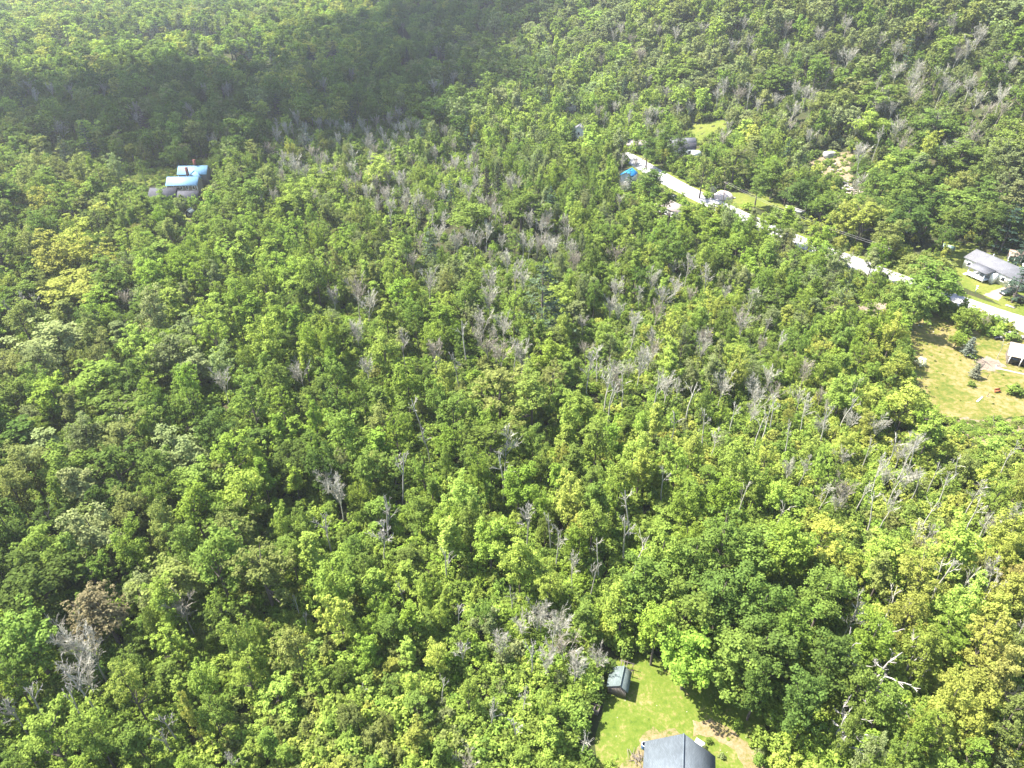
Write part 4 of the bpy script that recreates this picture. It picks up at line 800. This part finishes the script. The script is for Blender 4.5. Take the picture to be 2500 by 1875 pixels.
# buildings along the road
h = empty('roadside_shed', at_px(1527, 452), R_(-30), 'white roadside shed under a bright blue tarpaulin', 'shed')
gable(h, -2.0, 2.0, 0, 4.6, 0, 3.3, 4.5, WHITE, BLUETARP, .3, .5, .06); window(h, '-y', 0, 1.2, .8, 1.0, 0)
h = empty('bungalow', at_px(1602, 520), R_(-57), 'small cream bungalow with taupe roof beside the gravel road', 'house')
gable(h, -.2, 8.6, 0, 5.4, 0, 2.9, 4.2, CREAM, TAUPEROOF, .3, .5, .1, 'x'); 
for x in (1.4, 4.2, 6.8): window(h, '-y', x, 1.1, .8, 1.0, 0)
window(h, '-x', 2.7, 1.2, .7, 1.0, -.2); block(h, 'door', 5.3, 6.1, -.05, -.004, 0.02, 2.0, DARKWOOD)
h = empty('gambrel_barn', at_px(1668, 381), R_(4), 'white barn with grey gambrel roof across the road', 'barn')
w = MB(); pr = [(-3.2, 0), (-3.2, 2.3), (-2.5, 4.6), (0, 5.7), (2.5, 4.6), (3.2, 2.3), (3.2, 0)]
V = [(-5.2, y + 3.2, z) for y, z in pr] + [(4.4, y + 3.2, z) for y, z in pr]; w.add(V, [(0, 1, 8, 7), (5, 6, 13, 12), (6, 0, 7, 13)]); w.add(V, [(0, 1, 5, 6), (1, 2, 4, 5), (7, 8, 12, 13), (8, 9, 11, 12)]); w.add(V, [(2, 3, 4), (9, 10, 11)]); mpart('wall', w, WHITE, h)
r_ = MB(); w2 = MB()
for (i, j, mb) in ((1, 2, r_), (2, 3, w2), (3, 4, w2), (4, 5, r_)):
    (ya, za), (yb, zb) = pr[i], pr[j]; mb.add([(-5.5, ya + 3.2, za + .04), (4.7, ya + 3.2, za + .04), (4.7, yb + 3.2, zb + .04), (-5.5, yb + 3.2, zb + .04), (-5.5, ya + 3.2, za + .16), (4.7, ya + 3.2, za + .16), (4.7, yb + 3.2, zb + .16), (-5.5, yb + 3.2, zb + .16)], [(0, 3, 2, 1), (4, 5, 6, 7), (0, 1, 5, 4), (1, 2, 6, 5), (2, 3, 7, 6), (3, 0, 4, 7)])
mpart('lower_roof', r_, SHINGLE_D, h, uv=True, label='steep dark lower slope of the gambrel'); mpart('upper_roof', w2, SHINGLE_L, h, uv=True, label='shallow pale upper slope of the gambrel')
for x in (-3.4, -.6, 2.2): window(h, '-y', x, .8, .9, 1.1, 0)
h = empty('trailer', at_px(1697, 386), R_(10), 'white box trailer parked beside the gambrel barn', 'trailer')
m = MB(); m.box(-1.4, 1.6, -1, 1, .55, 2.5); mpart('body', m, CARWHITE, h)
for x in (-.5, .4):
    for y in (-1.02, .86): m = MB(); m.tube([(x, y, .36), (x, y + .16, .36)], .34, 12); m.tube([(x, y + .02, .36), (x, y + .14, .36)], .02, 4); mpart('wheel', m, BLACKM, h)
m = MB(); m.tube([(-1.4, 0, .5), (-2.4, 0, .45)], .06, 4); mpart('tow_bar', m, BLACKM, h)
h = empty('cottage', at_px(1555, 372), R_(-20), 'low brown roofed cottage half hidden by trees across the road', 'house')
gable(h, -4, 4, 0, 5, 0, 2.5, 3.8, CREAM, TAUPEROOF, .3, .5, .1, 'x'); window(h, '-y', -2, .9, .8, 1, 0); window(h, '-y', 1.5, .9, .8, 1, 0)
h = empty('cabin', at_px(1412, 338), R_(-15), 'small white cabin glimpsed between tall thin trees', 'cabin')
gable(h, -2, 2, 0, 4, 0, 3.6, 4.8, WHITE, SHINGLE_L, .25, .5, .1); window(h, '-y', 0, 1.4, .8, 1.0, 0)
h = empty('cabin', at_px(1393, 270), R_(-10), 'far white gabled cabin among the pale hillside trees', 'cabin')
gable(h, -2.5, 2.5, 0, 4, 0, 4.2, 5.4, WHITE, SHINGLE_L, .25, .5, .1); window(h, '-y', 0, 1.8, .8, 1.0, 0)

# white house with porch
wp = hit(2347.6, 653)[:2]; ang = math.atan2(-.91, .40)
h = empty('white_house', (*wp, float(terr(*wp))), ang, 'long white house with light grey roof and a front porch', 'house')
gable(h, 0, 15.5, 0, 7.2, 0, 2.9, 4.3, WHITE, SHINGLE_L, .35, .5, .12, 'x')
for x in (1.6, 11.2, 13.4): window(h, '-y', x, 1.1, .9, 1.0, 0)
window(h, '-x', 2.2, 1.1, .7, 1.2, 0); window(h, '-x', 5.0, 1.1, .7, 1.2, 0)
po = block(h, 'porch_deck', 4.0, 8.6, -3.6, -.005, .55, .72, WHITE)
w = MB(); w.add([(3.6, -4.0, 2.72), (9.0, -4.0, 2.72), (9.0, -.36, 3.0), (3.6, -.36, 3.0), (3.6, -4.0, 2.84), (9.0, -4.0, 2.84), (9.0, -.36, 3.12), (3.6, -.36, 3.12)], [(0, 3, 2, 1), (4, 5, 6, 7), (0, 1, 5, 4), (1, 2, 6, 5), (2, 3, 7, 6), (3, 0, 4, 7)]); mpart('porch_roof', w, SHINGLE_L, h, uv=True)
for x in (4.1, 5.6, 7.1, 8.5): block(po, 'porch_post', x - .09, x + .09, -3.55, -3.37, 0.003, 2.7, WHITE)
for z in (.95, 1.45): block(po, 'rail', 4.2, 8.4, -3.5, -3.42, z, z + .09, WHITE)
for i in range(16): block(po, 'baluster', 4.35 + i * .26, 4.4 + i * .26, -3.48, -3.44, .73, 1.44, WHITE)
m = MB()
for i in range(4): m.box(2.9 + i * .27, 3.9 + .003 * i, -3.2 - .003 * i, -2.0 + .003 * i, i * .17 + .001, (i + 1) * .17)
mpart('step', m, WHITE, po)
block(h, 'side_entry', 8.75, 9.9, -1.5, -.006, 0, 2.55, WHITE, 'white boxed side entry by the porch')
ch = block(h, 'chimney', 12.4, 13.1, 3.3, 4.0, 3.9, 5.7, WHITE); block(ch, 'cap', 12.3, 13.2, 3.2, 4.1, 5.703, 5.83, WHITE)
for x in (4.0, 8.0): m = MB(); m.tube([(x, 4.6, 4.0), (x, 4.6, 4.7)], .12, 8); mpart('vent', m, WHITE, h)
def car(pos, rz, paint, label, L=4.5, W=1.8):
    o = empty('car', pos, rz, label, 'car'); b = MB(); xs = [-L / 2, -L / 2 + .15, -L * .28, L * .22, L * .45, L / 2]; hs = [.62, .85, .92, .92, .8, .55]; ws = [.8, .94, 1, 1, .95, .78]
    V = [];
    for x, hh, w in zip(xs, hs, ws): V += [(x, -W / 2 * w, .28), (x, -W / 2 * w, hh - .12), (x, -W / 2 * w * .88, hh), (x, W / 2 * w * .88, hh), (x, W / 2 * w, hh - .12), (x, W / 2 * w, .28)]
    F = [(i * 6 + j, i * 6 + (j + 1) % 6, (i + 1) * 6 + (j + 1) % 6, (i + 1) * 6 + j) for i in range(5) for j in range(6)]; b.add(V, F); b.add(V, [(0, 1, 2, 3, 4, 5)]); b.add(V, [(30, 35, 34, 33, 32, 31)]); mpart('body', b, paint, o)
    g = MB(); V = []; 
    for x, hh, w in ((-L * .42, .9, .84), (-L * .27, 1.40, .68), (L * .06, 1.43, .68), (L * .24, .9, .84)): V += [(x, -W / 2 * w, hh), (x, W / 2 * w, hh)]
    V2 = V; g.add(V2, [(0, 1, 3, 2), (4, 5, 7, 6)]); g.add(V2, [(0, 2, 4, 6), (1, 7, 5, 3)]); mpart('window', g, GLASS, o)
    r = MB(); r.add([(-L * .27, -W * .345, 1.405), (L * .06, -W * .345, 1.435), (L * .06, W * .345, 1.435), (-L * .27, W * .345, 1.405), (-L * .27, -W * .345, 1.44), (L * .06, -W * .345, 1.47), (L * .06, W * .345, 1.47), (-L * .27, W * .345, 1.44)], [(0, 3, 2, 1), (4, 5, 6, 7), (0, 1, 5, 4), (1, 2, 6, 5), (2, 3, 7, 6), (3, 0, 4, 7)]); mpart('roof', r, paint, o)
    for x in (-L * .31, L * .32):
        for y in (-W / 2 + .02, W / 2 - .22):
            m = MB(); m.tube([(x, y, .32), (x, y + .2, .32)], .32, 12); wh = mpart('wheel', m, BLACKM, o); m = MB(); m.tube([(x, y - .01, .32), (x, y + .21, .32)], .19, 8); mpart('rim', m, STONE, wh)
    for y in (-W * .33, W * .33): block(o, 'headlight', L / 2 - .16, L / 2 - .02, y - .17, y + .17, .56, .7, WHITE)
    return o
car(at_px(2460, 717), R_(200), CARDARK, 'dark grey car parked on the pale gravel driveway')
car(at_px(1746, 505), R_(123), CARWHITE, 'white car at the edge of the road near the rounded pale mound')
car(at_px(1642, 486), R_(123), CARDARK, 'dark car tucked behind the cream bungalow')
car(at_px(1779, 520), R_(120), CARWHITE, 'white car half hidden in roadside brush past the first white car')
h = empty('post_box', at_px(2381, 713), R_(-55), 'white post with letter box on the lawn of the porch house', 'letter box')
block(h, 'post', -.07, .07, -.07, .07, 0, 1.45, WHITE); block(h, 'box', -.22, .22, -.12, .12, 1.453, 1.75, WHITE); block(h, 'arm', .07, .4, -.04, .04, 1.1, 1.2, WHITE)
h = empty('garden_hut', at_px(2474, 640), R_(-25), 'small open hut with brown roof behind the long white house', 'hut')
gable(h, -1.4, 1.4, 0, 2.6, 0, 1.8, 2.7, OLDWOOD, BROWNROOF, .3, .5, .08, 'x')
for x in (-1.45, 0, 1.45): block(h, 'post', x - .07, x + .07, -.3, -.16, 0, 1.75, WHITE)
h = empty('tent', at_px(2311, 612), R_(-50), 'pale green arched tarp shelter on the lawn behind the porch house', 'tent')
m = MB(); an = np.linspace(0, math.pi, 9); V = []
for x in (-1.6, 0, 1.6): V += [(x, 1.25 * math.cos(t), 1.7 * math.sin(t) ** .8) for t in an]
m.add(V, [(i * 9 + j, i * 9 + j + 1, (i + 1) * 9 + j + 1, (i + 1) * 9 + j) for i in range(2) for j in range(8)]); mpart('cover', m, GREENTARP, h, smooth=True)
for x in (-1.58, 1.58): m = MB(); m.tube([(x, 1.2 * math.cos(t), 1.66 * math.sin(t) ** .8) for t in an], .04, 5); mpart('hoop', m, WHITE, h)
h = empty('wood_rack', at_px(2484, 738), R_(-40), 'dark roofed firewood rack beside the gravel driveway', 'wood rack')
for x in (-1.2, 1.2):
    for y in (-.5, .5): block(h, 'post', x - .06, x + .06, y - .06, y + .06, 0, 1.6, DARKWOOD)
block(h, 'roof', -1.5, 1.5, -.8, .8, 1.603, 1.7, OLDWOOD)
for k in range(4):
    for i in range(9): m = MB(); m.tube([(-1.0 + i * .25, -.42, .15 + k * .26), (-1.0 + i * .25, .42, .15 + k * .26)], .115, 6); mpart('log', m, OLDWOOD, h)
h = empty('culvert', at_px(2466, 749), R_(-52), 'pale concrete culvert slab at the road edge', 'culvert')
block(h, 'slab', -1.0, 1.0, -.35, .35, -.1, .22, STONE); block(h, 'opening_shade', -.7, .7, -.37, -.352, 0, .15, BLACKM)  # black plate on the face stands in for the shade inside the mouth
h = empty('pavilion', at_px(2500, 905), R_(-28), 'open sided shelter with cream roof at the field edge', 'shelter')
gable(h, -3.2, 6.5, 1.4, 5.6, 0, 2.4, 3.9, OLDWOOD, CREAMROOF, .5, .5, .1, 'x')
for x in (-3.1, -1, 1.2, 3.4, 5.6): block(h, 'post', x - .08, x + .08, .75, .9, 0, 2.3, CREAM)
for x in (-2, .2, 2.4): block(h, 'bay_shade', x - .9, x + .9, 1.33, 1.395, .1, 1.9, GLASS)  # dark panels on the wall stand in for shade in the open front
h = empty('concrete_edge', at_px(2476, 909), R_(-28), 'pale concrete kerb running along the cream roofed shelter', 'kerb')
block(h, 'slab', -3.4, 5, -.2, .2, -.05, .14, STONE); block(h, 'return', -3.4, -3.0, .203, 1.2, -.05, .12, STONE)
h = empty('quad_bike', at_px(2435, 829), R_(-10), 'small dark quad bike parked below the rubble bank', 'quad bike')
m = MB(); m.box(-.75, .75, -.28, .28, .4, .72); mpart('body', m, CARDARK, h); block(h, 'seat', -.5, .15, -.17, .17, .723, .85, BLACKM); block(h, 'rack', .25, .8, -.32, .32, .75, .8, STONE)
for x in (-.6, .6):
    for y in (-.5, .3): m = MB(); m.tube([(x, y, .28), (x, y + .22, .28)], .28, 10); mpart('wheel', m, BLACKM, h)
m = MB(); m.tube([(.3, -.35, 1.0), (.35, 0, .95), (.3, .35, 1.0)], .025, 4); m.tube([(.35, 0, .72), (.35, 0, .95)], .03, 4); mpart('handlebar', m, BLACKM, h)
def rock_mesh(seed, sz):
    bm = bmesh.new(); bmesh.ops.create_icosphere(bm, subdivisions=1, radius=1); r = np.random.default_rng(seed)
    for v in bm.verts: v.co = Vector((v.co.x * sz[0], v.co.y * sz[1], v.co.z * sz[2])) * r.uniform(.75, 1.15)
    me = bpy.data.meshes.new('rock'); bm.to_mesh(me); bm.free(); me.materials.append(STONE); return me
ROCKS = [rock_mesh(i, [(.6, .45, .3), (.45, .4, .35), (.8, .4, .25), (.5, .5, .3)][i]) for i in range(4)]
def rocks(name, label, cat, px, py, n, sx, sy, rz, scale, seed):
    r = np.random.default_rng(seed); p = at_px(px, py); o = empty(name, p, rz, label, cat)
    for i in range(n):
        u, v = r.uniform(-1, 1) * sx, r.uniform(-1, 1) * sy; w = rot2((u, v), rz); dz = float(terr(p.x + w[0], p.y + w[1])) - p.z
        q = part('stone', ROCKS[i % 4], o); q.location = (u, v, dz + .1 * scale + (.25 * scale * (i % 3) if n > 14 else 0)); q.rotation_euler = (r.uniform(-.3, .3), r.uniform(-.3, .3), r.uniform(0, 6.3)); k = scale * r.uniform(.6, 1.2); q.scale = (k, k, k)
rocks('rubble_bank', 'bank of grey rubble stones between the road hedge and the field', 'rubble', 2485, 822, 60, 5.0, .9, R_(-32), .8, 21)
rocks('rock_pile', 'pale rocks and slabs heaped in the cleared ground on the hillside', 'rocks', 2066, 455, 34, 3.5, 4.5, R_(-40), 1.1, 22)
rocks('rock_scatter', 'loose pale stones scattered at the top of the field', 'rocks', 2240, 800, 9, 3.0, 2.0, 0, .45, 23)
rocks('rock_scatter', 'stones along the brown clearing under the white block', 'rocks', 2010, 412, 16, 5.0, 4.0, 0, .9, 24)
rocks('rock_pile', 'dark rubble heap around the forked tree on the roadside lawn', 'rubble', 1902, 468, 26, 3.2, 1.6, 0, .9, 25)
h = empty('boulder', at_px(2024, 382), R_(15), 'large pale squared boulder above the brown hillside clearing', 'boulder')
bm = bmesh.new(); bmesh.ops.create_icosphere(bm, subdivisions=2, radius=1); rr = np.random.default_rng(3)
for v in bm.verts:
    c_ = v.co; v.co = Vector((math.copysign(abs(c_.x) ** .5, c_.x) * 2.3, math.copysign(abs(c_.y) ** .5, c_.y) * 1.5, math.copysign(abs(c_.z) ** .5, c_.z) * 1.1)) * rr.uniform(.93, 1.05)
me = bpy.data.meshes.new('mass'); bm.to_mesh(me); bm.free(); me.materials.append(STONE); q = part('block', me, h); q.location.z = .7
q = part('chip', ROCKS[1], h); q.location = (2.6, -.8, .1)
h = empty('mound', at_px(1765, 482), 0, 'rounded pale gravel mound on the bare roadside patch', 'mound')
bm = bmesh.new(); bmesh.ops.create_icosphere(bm, subdivisions=3, radius=1)
for v in bm.verts: v.co = Vector((v.co.x * 3.4, v.co.y * 2.6, v.co.z * 2.0)) * (1 + .08 * math.sin(v.co.x * 5 + v.co.y * 4))
me = bpy.data.meshes.new('heap'); bm.to_mesh(me); bm.free(); me.materials.append(PINKSTONE); me.polygons.foreach_set('use_smooth', np.ones(len(me.polygons), bool)); part('heap', me, h); q = part('stone', ROCKS[0], h); q.location = (3.4, -.9, .15)
h = empty('retaining_wall', at_px(1940, 517), R_(-50), 'low white wall beside the dark tree on the roadside lawn', 'wall')
block(h, 'wall', -3.2, 3.2, -.25, .25, -.2, 1.1, WHITE); block(h, 'coping', -3.3, 3.3, -.33, .33, 1.103, 1.22, STONE)
h = empty('stone_stack', at_px(2208, 566), R_(10), 'stack of white slabs beside the bare bush near the tarp shelter', 'slabs')
for i in range(5): q = block(h, 'slab', -1.2 + .2 * (i % 2), 1.2 - .25 * (i % 3), -.7, .7, i * .34, i * .34 + .26, WHITE); q.rotation_euler = (0, 0, .12 * (i - 2))
heap('log_pile', at_px(2085, 470), 16, 3.4, .14, 1.6, PINKSTONE, 'pale sawn logs lying on the cleared hillside', 'logs', 'log', .6, 8)
heap('brush_pile', at_px(2405, 893), 30, 2.4, .045, 1.3, OLDWOOD, 'low heap of dead brown branches on the field', 'brush pile', 'branch', .35, 9)
heap('brush_pile', at_px(2485, 1068), 44, 3.4, .045, 2.2, OLDWOOD, 'tangled heap of grey dead branches below the field', 'brush pile', 'branch', .9, 10)
heap('brush_pile', at_px(2120, 752), 60, 2.6, .035, 1.8, OLDWOOD, 'patch of dead reddish stems in the green scrub near the big roadside tree', 'brush pile', 'stem', 1.0, 11)
h = empty('bench', at_px(2434, 958), R_(10), 'rusty orange garden bench standing on the field', 'bench')
block(h, 'seat', -.6, .6, -.2, .2, .42, .5, RUST); block(h, 'backrest', -.6, .6, .21, .27, .5, .85, RUST)
for x in (-.5, .5): block(h, 'leg', x - .05, x + .05, -.16, .16, 0, .417, RUST)
h = empty('plank', at_px(2392, 975), R_(40), 'white plank lying on the field near the orange bench', 'plank')
block(h, 'board', -1.3, 1.3, -.14, .14, .03, .1, WHITE); block(h, 'cleat', -1.1, -.95, -.16, .16, .103, .16, WHITE)
h = empty('post', at_px(2410, 968), 0, 'short dark stake leaning in the field beside the plank', 'stake')
m = MB(); m.tube([(0, 0, 0), (.1, 0, .9)], .05, 5); mpart('shaft', m, DARKWOOD, h); block(h, 'collar', -.1, .1, -.1, .1, -.02, .12, STONE)
for k, (px, py) in enumerate(((1763, 500), (2150, 668))):
    h = empty('utility_pole', at_px(px, py), R_(-60), ['grey wooden utility pole beside the rounded gravel mound', 'grey wooden utility pole carrying wires along the lower road'][k], 'utility pole')
    m = MB(); m.tube([(0, 0, 0), (0, 0, 7.6)], [.14, .09], 7); mpart('pole', m, OLDWOOD, h); block(h, 'crossarm', -.9, .9, -.06, .06, 7.0, 7.12, OLDWOOD)
    for x in (-.8, 0, .8): m = MB(); m.tube([(x, 0, 7.12), (x, 0, 7.3)], .05, 6); mpart('insulator', m, STONE, h)
pa, pb = at_px(1763, 500), at_px(2150, 668); m = MB()
for dx in (-.7, .7):
    Pl = [(pa.x + (pb.x - pa.x) * t + dx * .5, pa.y + (pb.y - pa.y) * t + dx * .8, 7.3 - 2.2 * 4 * t * (1 - t) * .6) for t in np.linspace(0, 1, 20)]; m.tube(Pl, .025, 3)
o = link(bpy.data.objects.new('power_line', m.mesh('power_line', [STONE]))); tag(o, 'thin pair of sagging wires between the two utility poles', 'power line')
for k, (px, py, s_, lab) in enumerate(((1887, 1763, 1.0, 'white stone lying by the scrub near the lawn'), (1865, 1795, .8, 'yellowish stone lying in the scrub beside the dirt track'))):
    q = link(bpy.data.objects.new('stone', ROCKS[k])); q.location = at_px(px, py) + Vector((0, 0, .15)); q.scale = (s_, s_, s_); tag(q, lab, 'stone')
h = empty('stump', at_px(1881, 1770), R_(20), 'pale broken tree stump in the scrub above the dirt track', 'stump')
m = MB(); m.tube([(0, 0, 0), (.05, .1, .7), (.15, .35, 1.7)], [.3, .24, .17], 8); mpart('stem', m, STONE, h); m = MB(); m.tube([(.05, .1, .6), (-.3, .2, 1.1)], [.1, .05], 5); mpart('branch_stub', m, STONE, h)

# ------------------------------------------------------------------ air and cloud
def haze():
    m, t, o = nt('air'); v = node(t, 'ShaderNodeVolumePrincipled'); v.inputs['Density'].default_value = HAZE_D; v.inputs['Color'].default_value = (.93, .95, 1, 1); v.inputs['Anisotropy'].default_value = .35
    t.links.new(v.outputs[0], o.inputs['Volume']); b = MB().box(-1100, 1100, -140, 1500, -4, 165); ob = link(bpy.data.objects.new('haze', b.mesh('haze', [m]))); tag(ob, kind='stuff')
HAZE_D = .00019
haze()
def cloud():
    """The fair weather cloud whose shade lies on the far woods: a lumpy body with thinning rims."""
    m, t, o = nt('cloud_vapour'); a = node(t, 'ShaderNodeAttribute', attribute_type='GEOMETRY', attribute_name='thickness'); tc = node(t, 'ShaderNodeTexCoord')
    n = node(t, 'ShaderNodeTexNoise', i_Scale=.02, i_Detail=6.0, i_Roughness=.6); t.links.new(tc.outputs['Object'], n.inputs['Vector'])
    ad = node(t, 'ShaderNodeMath', operation='MULTIPLY_ADD'); ad.inputs[1].default_value = 1.3; t.links.new(n.outputs['Fac'], ad.inputs[0]); sb = node(t, 'ShaderNodeMath', operation='SUBTRACT'); sb.inputs[1].default_value = .72; t.links.new(a.outputs['Fac'], sb.inputs[0]); t.links.new(sb.outputs[0], ad.inputs[2])
    cl = node(t, 'ShaderNodeClamp'); cl.inputs['Max'].default_value = .66; t.links.new(ad.outputs[0], cl.inputs[0]); d = node(t, 'ShaderNodeBsdfDiffuse'); d.inputs[0].default_value = (.9, .9, .9, 1); tr = node(t, 'ShaderNodeBsdfTranslucent'); tr.inputs[0].default_value = (.25, .25, .26, 1); ads = node(t, 'ShaderNodeAddShader')
    t.links.new(d.outputs[0], ads.inputs[0]); t.links.new(tr.outputs[0], ads.inputs[1]); tp = node(t, 'ShaderNodeBsdfTransparent'); mx = node(t, 'ShaderNodeMixShader'); t.links.new(cl.outputs[0], mx.inputs[0]); t.links.new(tp.outputs[0], mx.inputs[1]); t.links.new(ads.outputs[0], mx.inputs[2]); t.links.new(mx.outputs[0], o.inputs[0])
    r = np.random.default_rng(5); mb = MB(); th = []
    bm = bmesh.new(); bmesh.ops.create_icosphere(bm, subdivisions=4, radius=1); bv = np.array([v.co[:] for v in bm.verts]); bf = np.array([[v.index for v in f.verts] for f in bm.faces]); bm.free()
    for px, py, rad in CLOUDS:
        g = hit(px * S, py * S, 6); lift = 560 + r.uniform(-15, 15); c = np.array([g[0], g[1], g[2]]) + np.array(to_sun) / to_sun.z * lift
        K = sphere(r, 6) * r.uniform(2, 6, (6, 1)); f = 1 + .09 * np.sin(bv @ K.T + r.uniform(0, 6, 6)).sum(1)
        V = bv * f[:, None] * np.array([rad, rad, 26]) + c
        # thickness counted across the sun's path
        rel = bv * np.array([1, 1, .1]); th.append(np.clip(1 - (rel[:, :2] ** 2).sum(1), 0, 1) * 1.15); mb.add(V, bf)
    me = mb.mesh('cloud', [m]); at = me.attributes.new('thickness', 'FLOAT', 'POINT'); at.data.foreach_set('value', np.concatenate(th).astype(np.float32)); me.polygons.foreach_set('use_smooth', np.ones(len(me.polygons), bool))
    o = link(bpy.data.objects.new('cloud', me)); tag(o, kind='stuff')
CLOUDS = [(-60, 235, 60), (50, 235, 62), (170, 222, 58), (290, 216, 58), (410, 215, 70), (530, 212, 72), (650, 200, 72), (760, 190, 66), (860, 172, 72), (905, 115, 72), (955, 65, 85), (1000, 20, 85), (845, 245, 34), (700, 258, 30), (340, 285, 34)]
cloud()
